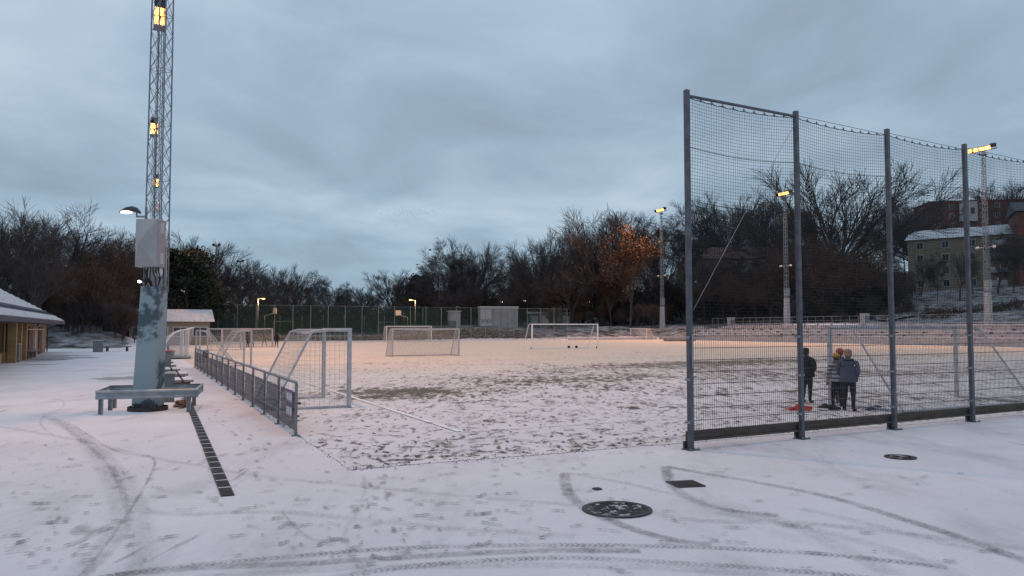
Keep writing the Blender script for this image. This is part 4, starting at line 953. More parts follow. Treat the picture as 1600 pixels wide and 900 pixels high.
# ------------------------------------------------------------------ yellow brick pavilion
PA = -9.6; pb1 = on_a(72, PA); pb0 = 22.0; PL = pb1-pb0; PD = 9.0; WH = 2.62
pv = empty('pavilion', fw(PA, pb0), FA+HALF, 'yellow brick pavilion with snowy dark tiled hip roof', 'building')   # local x along the face, local +y away from the pitch
def pxl(px): return on_a(px, PA)-pb0
MB().box((PL/2, PD/2, WH/2), (PL, PD, WH)).build('wall', M['ybrick'], pv)
ov = .95; rz_ = 2.55
x0, x1, y0, y1 = -ov, PL+ov, -ov-.3, PD+ov; yc = (y0+y1)/2; rh = 3.3; hipL = (yc-y0)
MB().box(((x0+x1)/2, yc, rz_-.08), (x1-x0+.1, y1-y0+.1, .26)).build('eave_board', M['roofdark'], pv)
rf = MB().add([(x0, y0, rz_+.03), (x1, y0, rz_+.03), (x1, y1, rz_+.03), (x0, y1, rz_+.03), (x0+hipL, yc, rz_+rh), (x1-hipL, yc, rz_+rh)], [(0, 1, 5, 4), (1, 2, 5), (2, 3, 4, 5), (3, 0, 4)]).build('roof', M['roofdark'], pv)
NC = 16
for i in range(NC):
    t = (i+.5)/NC; y = y0+(yc-y0)*t; z = rz_+.03+rh*t; xl, xr = x0+hipL*t, x1-hipL*t; hgt = .4; a_ = math.atan2(rh, yc-y0)
    MB().box(((xl+xr)/2, y, z+.045+.012*(i % 2)), (xr-xl-.1, (yc-y0)/NC/math.cos(a_)*.97, .05), rot=Matrix.Rotation(a_+.05, 3, 'X')).build('tile_course', M['roofsnow'] if i not in (2, 3) else M['roofdark'], rf)
    yl, yr = y0+(yc-y0)*t, y1-(yc-y0)*t
    MB().box((x1-hipL*t, (yl+yr)/2, z+.045), ((yc-y0)/NC/math.cos(a_)*.97, yr-yl-.1, .05), rot=Matrix.Rotation(a_+.05, 3, 'Y')).build('tile_course', M['roofsnow'], rf)
for i in range(int((x1-x0)/.6)): MB().box((x0+.3+.6*i, y0+.9, rz_+.62), (.05, .05, .2)).build('snow_guard', M['roofdark'], rf) if i > 24 else None
for pa_, pb_, zl, zh, m, nme in ((44, 50.5, .0, 2.1, 'brown', 'door'), (60, 65, 0, 2.1, 'brown', 'door'), (26.5, 34, .7, 2.25, 'glass', 'window'), (17.5, 22, .6, 2.25, 'glass', 'window'), (9, 13.5, .6, 2.3, 'glass', 'window'), (-2, 4, .6, 2.3, 'glass', 'window')):
    l, r_ = pxl(pa_), pxl(pb_); cx = (l+r_)/2; wd = r_-l
    fr = MB().box((cx, -.03, (zl+zh)/2), (wd, .08, zh-zl)).build(nme, M['brown'] if m == 'glass' else M[m], pv)
    if m == 'glass': MB().box((cx, -.075, (zl+zh)/2), (wd-.16, .012, zh-zl-.16)).build('pane', M['glass'], fr)
    else: MB().box((cx+wd*.38, -.09, 1.0), (.04, .06, .14)).build('handle', M['galv'], fr)
for px in (6.5, 15.5, 24.2): MB().box((pxl(px), -.42, 1.22), (.42, .42, 2.5)).build('pillar', M['ybrick'], pv)
MB().box((pxl(55), -.03, 1.0), (.7, .05, 1.6)).build('notice_panel', M['paleb'], pv); MB().box((pxl(39.5), -.03, 1.5), (.25, .04, .5)).build('notice_panel', M['paleb'], pv)
MB().box((PL*.74, -.06, 1.92), (PL*.45, .04, .05)).build('rail_strip', M['white'], pv)
MB().tube([(PL-.3, -ov-.2, rz_-.1), (PL-.1, -.5, rz_-.4), (PL-.05, -.12, rz_-.6), (PL-.05, -.12, .05)], .05, 6).build('downpipe', M['iron'], pv)
o = MB().blob((pxl(58), -.12, 2.25), (.2, .1, .16)).build('wall_lamp', M['conc'], pv)
e_ = empty('wall_bench', fw(PA, 0), FA+HALF, 'wooden bench along the pavilion wall by the grey bin box', 'bench'); e_.location = fw(PA, pb0+pxl(36)); e_.rotation_euler.z = FA+HALF
MB().bbox((0, -.5, .5), (4.6, .5, .07), .01).build('seat', M['plank'], e_)
for x in (-2, 0, 2): MB().box((x, -.42, .23), (.1, .35, .48)).build('leg', M['plank'], e_)

# ------------------------------------------------------------------ houses
def building(name, pos, rz, L, D, Hh, label, wall, roofm, roof_h, rows, cols, z0, dz, win=(1.2, 1.35), balc=(), hip=False, snow=False, wallcol2=None, flat=False, skip=(), base=3.0):
    e_ = empty(name, pos, rz, label, 'building')
    MB().box((L/2, D/2, Hh/2-base/2), (L, D, Hh+base)).build('wall', M[wall], e_)
    ov = .5; i_ = 2.5 if hip else .0
    if not flat:
        rf = MB().add([(-ov, -ov, Hh), (L+ov, -ov, Hh), (L+ov, D+ov, Hh), (-ov, D+ov, Hh), (-ov+i_, D/2, Hh+roof_h), (L+ov-i_, D/2, Hh+roof_h)], [(0, 1, 5, 4), (1, 2, 5), (2, 3, 4, 5), (3, 0, 4), (3, 2, 1, 0)]).build('roof', M[roofm], e_)
        for x in (L*.3, L*.7): MB().box((x, D*.5, Hh+roof_h), (.8, .8, 1.4)).build('chimney', M['rbrick'], rf) if L > 10 else None
    else:
        rf = MB().box((L/2, D/2, Hh+.15), (L+.3, D+.3, .3)).build('roof', M[roofm], e_)
        for x in (L*.2, L*.65, L*.85): MB().box((x, D*.5, Hh+.7), (1.2, 1.2, 1.2)).build('chimney', M['rbrick'], rf)
    for r_ in range(rows):
        for c in range(cols):
            if (r_, c) in skip: continue
            x = L*(c+.5)/cols; z = z0+dz*r_
            if (r_, c) in balc or c in balc:
                b_ = MB().box((x, -.6, z-.9), (3.0, 1.2, .15)).box((x, -1.18, z-.35), (3.0, .06, 1.0)).box((x-1.47, -.6, z-.35), (.06, 1.2, 1.0)).box((x+1.47, -.6, z-.35), (.06, 1.2, 1.0)).build('balcony', M['paleb'], e_)
            f_ = MB().box((x, -.02, z), (win[0]+.2, .1, win[1]+.2)).build('window', M['paleb'], e_)
            for s in (-1, 1): MB().box((x+s*win[0]/4, -.075, z), (win[0]/2-.08, .012, win[1]-.05)).build('pane', M['glass'], f_)
    return e_
# small yellow house behind the near mast
p = place(203, 88); p.z = H(p.x+4, p.y)-.3
building('house', p, R(27), 8.6, 6, 3.1, 'small dull yellow house with snowy roof behind the pine and mast', 'beige', 'roofsnow', 1.5, 1, 4, 1.9, 3, win=(1.5, 1.0), base=2)
# beige apartment block
q = at(1418, 376, 168); p = Vector((q.x, 168, q.z-11.2))
building('apartment_block', p, R(-40), 44, 11, 11.2, 'beige rendered apartment block with snowy roof on the hillside', 'beige', 'roofsnow', 2.6, 4, 9, 1.6, 2.75, balc=(3, 6), hip=False, base=6)
q = at(1452, 316, 235); p = Vector((q.x, 235, q.z-20))
rb = building('apartment_block', p, R(-10), 34, 14, 20, 'flat roofed red brick block above the beige apartment block', 'rbrick', 'rbrick', 0, 6, 8, 4, 2.9, flat=True, base=8)
MB().box((10.8, -.35, 16.8), (5, .7, 6)).build('stair_bay', M['paleb'], rb)
for x in (9.6, 12): MB().box((x, -.71, 17), (1.2, .02, 2)).build('bay_window', M['glass'], rb)
q = at(1590, 330, 150); p = Vector((q.x, 150, q.z-12.5))
building('apartment_block', p, R(-25), 24, 11, 12.5, 'dark red brick apartment block with pale balconies on the hillside', 'rbrick', 'roofdark', 2.5, 4, 5, 1.8, 2.9, balc=(1, 3), base=6)
q = at(1095, 405, 188); p = Vector((q.x, 188, q.z-13.5))
building('apartment_block', p, R(-12), 27, 11, 13.5, 'red roofed apartment block half hidden by trees on the hillside', 'beige', 'roofred', 3.4, 4, 7, 2.0, 3.0, balc=(2, 5), hip=True, base=6)
# lit windows of the dark red block
# white container building behind the fence
p = place(750, 152)
wc = empty('container_hut', p, R(8), 'white flat roofed container hut with graffiti behind the far net fence', 'hut')
MB().box((3.8, 2, 1.6), (7.6, 4, 4.2)).build('wall', M['paleb'], wc); MB().box((3.8, 2, 3.75), (7.9, 4.3, .12)).build('roof', M['snow'], wc)
for i in range(4): MB().box((2.7+i*1.4, -.01, 1.7), (.05, .03, 3.4)).build('seam', M['boxgrey'], wc)
gd = MB().box((1.15, -.02, 1.6), (2.1, .05, 3.2)).build('shutter', M['white'], wc)
mb = MB()
for i in range(7):
    x = .25+i*.28; mb.tube([(x, -.055, .55), (x+.16*(-1)**i, -.055, .9), (x+.05, -.055, 1.3), (x+.22, -.055, .8)], .045, 4)
mb.build('graffiti', M['black'], gd)
p = place(704, 148); e_ = empty('small_hut', p, R(20), 'small pale hut left of the container hut behind the fence', 'hut')
MB().box((1, 1, 1.4), (2.0, 2, 3.2)).build('wall', M['paleb'], e_); MB().box((1, 1, 3.05), (2.3, 2.3, .14)).build('roof', M['snow'], e_)
p = place(826, 158); e_ = empty('long_shed', p, R(2), 'long grey green shed right of the container hut', 'shed')
MB().box((4.5, 1.5, 1.1), (9, 3, 3.0)).build('wall', M['boxgrey'], e_); MB().add([(-.2, -.3, 2.62), (9.2, -.3, 2.62), (9.2, 3.3, 3.1), (-.2, 3.3, 3.1)], [(0, 1, 2, 3)]).build('roof', M['snow'], e_)
for i in range(4): MB().box((1.2+2.2*i, -.02, 1.4), (1.4, .06, 1.6)).build('shutter', M['paleb'], e_)
# hillside road
pts = [at(1375, 478, 118), at(1450, 468, 121), at(1530, 458, 122), at(1610, 448, 122), at(1700, 440, 122)]
mb = MB(); vs = []
for i in range(33):
    t = i/32*(len(pts)-1); k = min(int(t), len(pts)-2); p = pts[k].lerp(pts[k+1], t-k)
    for s in range(4):
        y = p.y-2+s*2.2; vs.append((p.x, y, H(p.x, y)+.3))
mb.add(vs, [(4*i+k, 4*i+4+k, 4*i+5+k, 4*i+1+k) for i in range(32) for k in range(3)])
M['trodden'] = mat('trodden_snow', (.20, .21, .22), .9, .3, .6)
tag(mb.build('hillside_path', M['trodden'], None, True), 'snowy path climbing the hillside below the beige block', 'path', kind='structure')

# ------------------------------------------------------------------ trees
def tube_np(V_, F_, p, q, r0, r1, n): V_.append((*p, *q, r0, r1)); F_.append(n)
def bake(segs, ns):
    """all branch segments to verts and quads at once"""
    A = np.array(segs); ns = np.array(ns); VV, FF, off = [], [], 0
    for n in np.unique(ns):
        S_ = A[ns == n]; p, q = S_[:, :3], S_[:, 3:6]; d = q-p; d /= np.linalg.norm(d, axis=1)[:, None]+1e-9
        ref = np.where(np.abs(d[:, 2:3]) < .9, np.array([[0, 0, 1.0]]), np.array([[1.0, 0, 0]])); a = np.cross(d, ref); a /= np.linalg.norm(a, axis=1)[:, None]; b = np.cross(d, a)
        t = 2*np.pi*np.arange(n)/n; ca = np.cos(t)[None, :, None]*a[:, None]+np.sin(t)[None, :, None]*b[:, None]
        v = np.concatenate([p[:, None]+ca*S_[:, 6, None, None], q[:, None]+ca*S_[:, 7, None, None]], 1); m = len(S_)
        j = np.arange(n); f = np.stack([j, (j+1) % n, n+(j+1) % n, n+j], 1)[None]+(np.arange(m)*2*n)[:, None, None]+off
        VV.append(v.reshape(-1, 3)); FF.append(f.reshape(-1, 4)); off += m*2*n
    return np.concatenate(VV), np.concatenate(FF)
def grow(kind, seed):
    """returns trunk verts/faces, crown verts/faces, tips; unit: metres, height about 16"""
    rg = np.random.default_rng(seed); TV, TF, CV, CF, tips = [], [], [], [], []
    Pk = dict(oak=dict(trunk=4.0, r=.36, n=[9, 7, 7, 5, 0], ang=[.85, .58, .55, .5], up=.025, len=[7.4, 4.0, 2.4, 1.4]),
              lime=dict(trunk=5.0, r=.28, n=[11, 7, 5, 4, 0], ang=[.6, .48, .46, .45], up=.04, len=[6.6, 3.4, 2.1, 1.3]),
              birch=dict(trunk=12, r=.17, n=[24, 8, 6, 5, 0], ang=[.72, .5, .5, .5], up=-.04, len=[4.4, 2.2, 1.4, .9]),
              round=dict(trunk=3.6, r=.30, n=[24, 8, 6, 4, 0], ang=[.85, .34, .4, .4], up=.01, len=[8.4, 3.0, 1.9, 1.2]),
              bush=dict(trunk=.6, r=.08, n=[10, 6, 5, 4, 0], ang=[.45, .45, .5, .5], up=.1, len=[3.2, 1.8, 1.1, .7]))[kind]
    def rnd(d, ang):
        a = rg.normal(size=3); a -= d*a.dot(d); a /= np.linalg.norm(a); v = d*math.cos(ang)+a*math.sin(ang); return v/np.linalg.norm(v)
    def aim(d, ang, az):      # a direction at ang from d, turned to azimuth az
        a = np.cross(d, (1.0, 0, 0)); a /= np.linalg.norm(a); b = np.cross(d, a); return d*math.cos(ang)+(a*math.cos(az)+b*math.sin(az))*math.sin(ang)
    def branch(p, d, L, r, lv):
        ns = [7, 5, 4, 3, 2][lv]; pts = [p]; q = p.copy(); dd = d.copy()
        for i in range(ns):
            dd = dd+rg.normal(size=3)*([.06, .10, .09, .08, .07][lv]); dd[2] += (Pk['up']*(1 if lv < 3 else .3) if lv else .05) if Pk['up'] > 0 else Pk['up']*(1 if lv < 3 else 4)
            dd /= np.linalg.norm(dd); q = q+dd*L/ns; pts.append(q.copy())
        nr = [7, 5, 4, 3, 3][lv]; endr = r*(.32 if lv else (.15 if kind == 'birch' else .6))
        VV, FF = (TV, TF) if lv == 0 else (CV, CF)
        for i in range(ns):
            t0, t1 = i/ns, (i+1)/ns; tube_np(VV, FF, pts[i], pts[i+1], max(r+(endr-r)*t0, .014), max(r+(endr-r)*t1, .010), nr)
        tips.append(pts[-1])
        if lv >= 4 or Pk['n'][lv] == 0: return
        n = Pk['n'][lv]
        for k in range(n):
            if lv == 0 and kind != 'birch': t = rg.uniform(.72, 1.0) if k > 1 else rg.uniform(.45, .8)
            elif lv == 0: t = .22+.78*(k+rg.random())/n
            else: t = .28+.72*(k+rg.random())/n
            i = min(int(t*ns), ns-1); pp = pts[i]+(pts[i+1]-pts[i])*(t*ns-i); dl = pts[i+1]-pts[i]; dl = dl/np.linalg.norm(dl)
            sc_ = 1.15-.6*t if (lv or kind == 'birch') else rg.uniform(.9, 1.05)
            rr = max((r+(endr-r)*t)*[.62, .6, .58, .6][lv], .015 if kind != 'bush' else .012)
            if lv == 0 and kind != 'birch':
                nd_ = aim(dl, (1.05 if kind == 'round' else Pk['ang'][0]*1.15)*((k+rg.random())/n)**.6, k*2.4+rg.normal()*.25)
            else: nd_ = rnd(dl, Pk['ang'][lv]*rg.uniform(.6, 1.3) if not (lv == 0 and k == n-1) else .12)
            branch(pp, nd_, Pk['len'][lv]*sc_*rg.uniform(.75, 1.2), rr, lv+1)
    branch(np.zeros(3)+np.array([0, 0, -.3]), np.array([0, 0, 1.0]), Pk['trunk'], Pk['r'], 0)
    return TV, TF, CV, CF, np.array(tips)
def pm_mesh(name, v, f, mats, mi=None):
    """mesh straight from numpy arrays of verts and quads"""
    v = np.asarray(v, np.float32); f = np.asarray(f, np.int32); me = bpy.data.meshes.new(name); me.vertices.add(len(v)); me.vertices.foreach_set('co', v.ravel())
    me.loops.add(f.size); me.loops.foreach_set('vertex_index', f.ravel()); me.polygons.add(len(f)); me.polygons.foreach_set('loop_start', np.arange(len(f), dtype=np.int32)*4)
    for m in mats: me.materials.append(m)
    if mi is not None: me.polygons.foreach_set('material_index', np.asarray(mi, np.int32))
    me.update(calc_edges=True); return me
def leaves(tips, n, spread, size, rg, asp=.6):
    c = tips[rg.integers(0, len(tips), n)]+rg.normal(size=(n, 3))*spread; a = rg.normal(size=(n, 3)); a /= np.linalg.norm(a, axis=1)[:, None]
    b = np.cross(a, rg.normal(size=(n, 3))); b /= np.linalg.norm(b, axis=1)[:, None]; s = (size*rg.uniform(.6, 1.4, n))[:, None]
    v = np.stack([c-a*s, c+b*s*asp, c+a*s, c-b*s*asp], 1).reshape(-1, 3); i = np.arange(n)*4
    return v, np.stack([i, i+1, i+2, i+3], 1)
PROT = {}
def proto(key, kind, seed, twig='twig', bark='bark', lv=0, spread=.5, size=.16, leafm=None):
    TV, TF, CV, CF, tips = grow(kind, seed); TV, TF = bake(TV, TF); CV, CF = bake(CV, CF); ht = np.percentile(tips[:, 2], 96.5)
    tm_ = pm_mesh('trunk', TV, TF, [M[bark]]); mats = [M[twig]]; mi = np.zeros(len(CF))
    if lv:
        v, f = leaves(tips[len(tips)//6:], lv, spread, size, np.random.default_rng(seed+5))
        mi = np.concatenate([mi, np.ones(len(f))]); CF = np.concatenate([CF, f+len(CV)]); CV = np.concatenate([CV, v]); mats.append(M[leafm])
    PROT[key] = (tm_, pm_mesh('crown', CV, CF, mats, mi), ht)
proto('oak1', 'oak', 11); proto('oak2', 'oak', 23); proto('lime1', 'lime', 31); proto('lime2', 'lime', 47); proto('birch1', 'birch', 53, bark='birch'); proto('birch2', 'birch', 59)
proto('round1', 'round', 61); proto('round2', 'round', 67)
proto('brown1', 'oak', 71, 'twig_b', lv=5000, spread=.35, size=.10, leafm='leaf_b'); proto('orange1', 'lime', 83, 'twig_b', lv=5500, spread=.5, size=.15, leafm='leaf_o')
proto('bush1', 'bush', 91, 'twig_b'); proto('bush2', 'bush', 97, 'twig')
def pine():
    rg = np.random.default_rng(5); TV, TF, CV, CF = [], [], [], []
    p = np.array([0, 0, -.3]); Hh = 13.0
    for i in range(6): q = p+np.array([rg.normal()*.12, rg.normal()*.12, Hh/6]); tube_np(TV, TF, p, q, .28-.03*i, .25-.03*i, 7); p = q
    tips = []
    for i in range(46):
        z = rg.uniform(5.2, 13.2); t = rg.uniform(0, 6.3); L = (3.9*(1-((z-6.5)/8.5)**2)+.3)*rg.uniform(.7, 1.1)
        e = np.array([math.cos(t)*L, math.sin(t)*L, z+rg.uniform(.1, .9)]); b = np.array([0, 0, z-.3]); tube_np(TV, TF, b, e, .06, .02, 4)
        for k in range(9): tips.append(b+(e-b)*rg.uniform(.45, 1.05)+rg.normal(size=3)*np.array([.35, .35, .25]))
    v, f = leaves(np.array(tips), 15000, .36, .17, rg)
    TV, TF = bake(TV, TF); PROT['pine'] = (pm_mesh('trunk', TV, TF, [M['bark']]), pm_mesh('crown', v, f, [M['needle']]), 13.6)
pine()
def tree(px, ytop, D, key, label, group=None, wide=1.0, cat='tree', name=None):
    p = place(px, D); ht = at(px, ytop, D).z-p.z; tm_, cm_, h0 = PROT[key]; s = ht/h0
    nme = name or {'pi': 'pine_tree', 'bi': 'birch_tree', 'bu': 'shrub'}.get(key[:2], 'bare_tree')
    e_ = empty(nme, p, random.uniform(0, 6.28), label, cat, group); e_.scale = (s*wide, s*wide, s)
    for n, me in (('trunk', tm_), ('crown', cm_)):
        o = bpy.data.objects.new(n, me); COL.objects.link(o); o.parent = e_
    return e_
G1 = ('bare tree in the wood behind the yellow brick pavilion', 'bare trees behind the pavilion')
G2 = ('bare tree in the wood behind the ball court', 'bare trees behind the ball court')
G3 = ('bare tree standing behind the container hut', 'bare trees behind the container hut')
G4 = ('bare tree on the hillside behind the red roofed block', 'bare trees on the hillside crest')
G5 = ('bare tree in the dark wood near the orange leaved tree', 'bare trees near the orange tree')
G6 = ('slender bare tree in front of the hillside apartment blocks', 'slender trees before the blocks')
KB = ['oak1', 'oak2', 'lime1', 'lime2', 'round1', 'round2']
tree(95, 336, 92, 'oak1', 'large spreading bare oak rising behind the pavilion roof', wide=1.15)
for px, y, D, k in ((-25, 335, 90, 'lime1'), (20, 340, 104, 'lime2'), (45, 345, 118, 'oak2'), (5, 360, 80, 'round1'), (150, 372, 112, 'round2'), (200, 372, 118, 'lime1'), (235, 385, 125, 'lime2'), (70, 385, 85, 'lime2'), (170, 385, 104, 'oak2'), (120, 400, 120, 'lime1'), (40, 400, 76, 'lime2'), (225, 400, 100, 'round1'), (95, 420, 110, 'round2'), (-10, 400, 115, 'oak2')): tree(px, y, D, k, *G1)
for px, y, D in ((165, 378, 88), (130, 415, 82), (195, 420, 92)): tree(px, y, D, 'brown1', 'brown leaved tree on the bank between pavilion and mast', 'brown leaved trees by the pavilion')
tree(290, 394, 98, 'pine', 'tall dark evergreen pine behind the near mast', wide=1.25); tree(318, 432, 104, 'pine', 'shorter dark pine right of the tall pine', wide=1.2); tree(258, 440, 106, 'pine', 'dark pine directly behind the near mast', wide=1.2)
for px, y, D, k in ((308, 380, 145, 'round1'), (345, 412, 150, 'lime1'), (385, 410, 152, 'oak2'), (365, 430, 165, 'round2'), (415, 425, 160, 'lime2'), (440, 422, 170, 'round2'), (470, 428, 165, 'lime1'), (495, 432, 168, 'birch2'), (520, 448, 175, 'round1'), (330, 440, 135, 'oak1'), (400, 450, 140, 'lime2'), (460, 455, 145, 'round1'), (355, 455, 128, 'lime1'), (425, 462, 150, 'oak2'), (498, 465, 150, 'lime2'), (540, 447, 200, 'birch2'), (568, 450, 200, 'round2'), (555, 470, 180, 'lime1'), (588, 458, 190, 'lime1'), (530, 470, 160, 'round2')): tree(px, y, D, k, *G2)
tree(614, 428, 180, 'round1', 'dense round crowned bare tree behind the white board hoop', wide=1.1)
tree(682, 388, 165, 'birch1', 'tall pale stemmed birch behind the far net fence', wide=1.15)
for px, y, D, k in ((735, 387, 185, 'round2'), (705, 425, 190, 'lime1'), (768, 402, 200, 'lime2'), (790, 415, 205, 'lime1'), (650, 440, 190, 'round1'), (722, 430, 175, 'oak2'), (635, 455, 175, 'lime2'), (672, 440, 180, 'oak1'), (755, 440, 170, 'round1'), (800, 432, 175, 'round2'), (740, 450, 165, 'lime1'), (785, 455, 160, 'lime2'), (700, 455, 160, 'round2'), (815, 440, 195, 'oak1')): tree(px, y, D, k, *G3)
for px in (722, 655): tree(px, 432, 182, 'pine', 'dark ivy clad evergreen behind the container hut', 'evergreens behind the container hut', wide=1.2)
tree(940, 338, 158, 'oak2', 'very tall bare oak left of the orange leaved tree', wide=1.0)
for px, y, D, k in ((845, 385, 165, 'oak1'), (885, 362, 162, 'lime1'), (865, 378, 180, 'round2'), (910, 350, 172, 'lime2'), (830, 405, 185, 'round1'), (965, 345, 170, 'lime1'), (1010, 352, 185, 'birch2'), (1040, 362, 190, 'lime2'), (1065, 340, 178, 'birch2'), (895, 420, 155, 'oak1'), (925, 425, 165, 'round2'), (870, 430, 158, 'lime2'), (1025, 420, 165, 'round1'), (1050, 430, 170, 'lime1'), (960, 420, 175, 'round1')): tree(px, y, D, k, *G5)
for px, y, D in ((860, 430, 160), (905, 445, 158), (1045, 440, 168)): tree(px, y, D, 'brown1', 'brown leaved tree in the dark wood beside the orange tree', 'brown leaved trees near the orange tree')
tree(985, 366, 146, 'orange1', 'rust orange leaved tree beside the lattice mast', wide=.72, name='autumn_tree')
tree(955, 425, 152, 'orange1', 'smaller dull rust tree left of the tallest orange tree', wide=.8, name='autumn_tree')
for px, y, D, k in ((1095, 328, 215, 'birch2'), (1140, 316, 215, 'round1'), (1180, 328, 205, 'lime1'), (1215, 318, 205, 'lime2'), (1112, 345, 210, 'lime1'), (1395, 330, 205, 'lime2'), (1430, 314, 215, 'round2'), (1415, 335, 205, 'birch2'), (1460, 330, 260, 'lime1'), (1570, 292, 240, 'round1'), (1600, 290, 230, 'oak1'), (1545, 310, 250, 'lime2'), (1620, 320, 200, 'lime1')): tree(px, y, D, k, *G4)
tree(1312, 275, 150, 'round2', 'large fan crowned bare tree between the two middle net posts', wide=1.25)
tree(1262, 345, 165, 'round1', 'wide bare tree left of the large fan crowned tree')
for px, y, D, k in ((1100, 420, 150, 'birch2'), (1130, 410, 160, 'lime1'), (1165, 415, 155, 'lime2'), (1195, 400, 160, 'birch2'), (1220, 405, 150, 'lime1'), (1250, 395, 150, 'round1'), (1080, 410, 155, 'lime2'), (1465, 400, 140, 'birch2'), (1500, 395, 135, 'lime1'), (1520, 405, 142, 'birch2'), (1560, 370, 138, 'lime2'), (1585, 360, 140, 'birch2'), (1440, 405, 150, 'lime2'), (1610, 380, 135, 'lime1')): tree(px, y, D, k, *G6, wide=.85)
for px, y, D in ((1275, 385, 140), (1310, 382, 135), (1350, 385, 138), (1385, 420, 132), (1240, 390, 140), (1330, 400, 128), (1365, 410, 128), (1295, 410, 128), (1180, 420, 145), (1205, 430, 138), (1105, 405, 158), (1130, 425, 150), (1160, 400, 160), (1150, 440, 146), (1225, 400, 152)): tree(px, y, D, 'brown1', 'brown twiggy tree in the thicket left of the beige block', 'thicket trees left of the beige block')
for i in range(46):
    px, D = random.choice(((random.uniform(90, 215), random.uniform(80, 95)), (random.uniform(90, 215), random.uniform(80, 95)), (random.uniform(1250, 1420), random.uniform(118, 132)), (random.uniform(860, 1060), random.uniform(146, 160))))
    z = {True: 'shrub on the snowy bank between pavilion and mast'}.get(px < 300, 'leafless shrub below the thicket beside the beige block' if px > 1200 else 'leafless shrub under the tall bare oak')
    p = place(px, D); tree(px, 513-(p.z+random.uniform(2.2, 4.5)-2)*F/D, D, random.choice(('bush1', 'bush2')), z, {0: 'shrubs by the pavilion', 1: 'shrubs below the thicket', 2: 'shrubs under the tall oak'}[0 if px < 300 else 1 if px > 1200 else 2], cat='shrub')
# dense undergrowth, one mass
def undergrowth(zones, label, m, n, lo, hi):
    rg = np.random.default_rng(len(label)); tips = []
    for (p0, p1, d0, d1, k, h0, h1) in zones:
        for i in range(k):
            p = place(rg.uniform(p0, p1), rg.uniform(d0, d1)); h = rg.uniform(h0, h1); r_ = h*.55
            for j in range(max(6, int(10*h))):
                u = rg.normal(size=3); u /= np.linalg.norm(u); u *= rg.random()**.4
                tips.append((p.x+u[0]*r_, p.y+u[1]*r_, p.z+h*.5+u[2]*h*.52))
    v, f = leaves(np.array(tips), int(len(tips)*n), .25, .30, rg, .16); me = pm_mesh('undergrowth', v, f, [M[m]])
    tag(link('undergrowth', me), label, 'undergrowth', kind='stuff')
undergrowth([(-40, 250, 92, 128, 130, 2.5, 6), (60, 240, 96, 122, 50, 4, 7.5)], 'dark winter undergrowth filling the wood behind the pavilion', 'brush', 7, 0, 0)
undergrowth([(300, 640, 142, 185, 200, 2.5, 6), (620, 860, 160, 205, 200, 5, 9), (330, 520, 132, 150, 40, 2, 4)], 'dark winter undergrowth behind the ball court and hut', 'brush', 6, 0, 0)
undergrowth([(830, 1085, 158, 195, 150, 4, 8.5), (1080, 1260, 150, 178, 140, 3, 7.5), (1235, 1410, 124, 150, 140, 3, 7.5), (1250, 1400, 145, 165, 45, 4, 7), (1080, 1240, 210, 235, 50, 3, 6), (1385, 1415, 150, 170, 14, 3, 6)], 'dark brown undergrowth covering the hillside below the blocks', 'brush', 5.5, 0, 0)
undergrowth([(1430, 1640, 112, 118, 60, .6, 1.4), (1090, 1300, 146, 160, 70, .6, 1.8), (1300, 1430, 118, 126, 50, .6, 1.6)], 'low dry scrub on the slope above the stand', 'twig_b', 5, 0, 0)

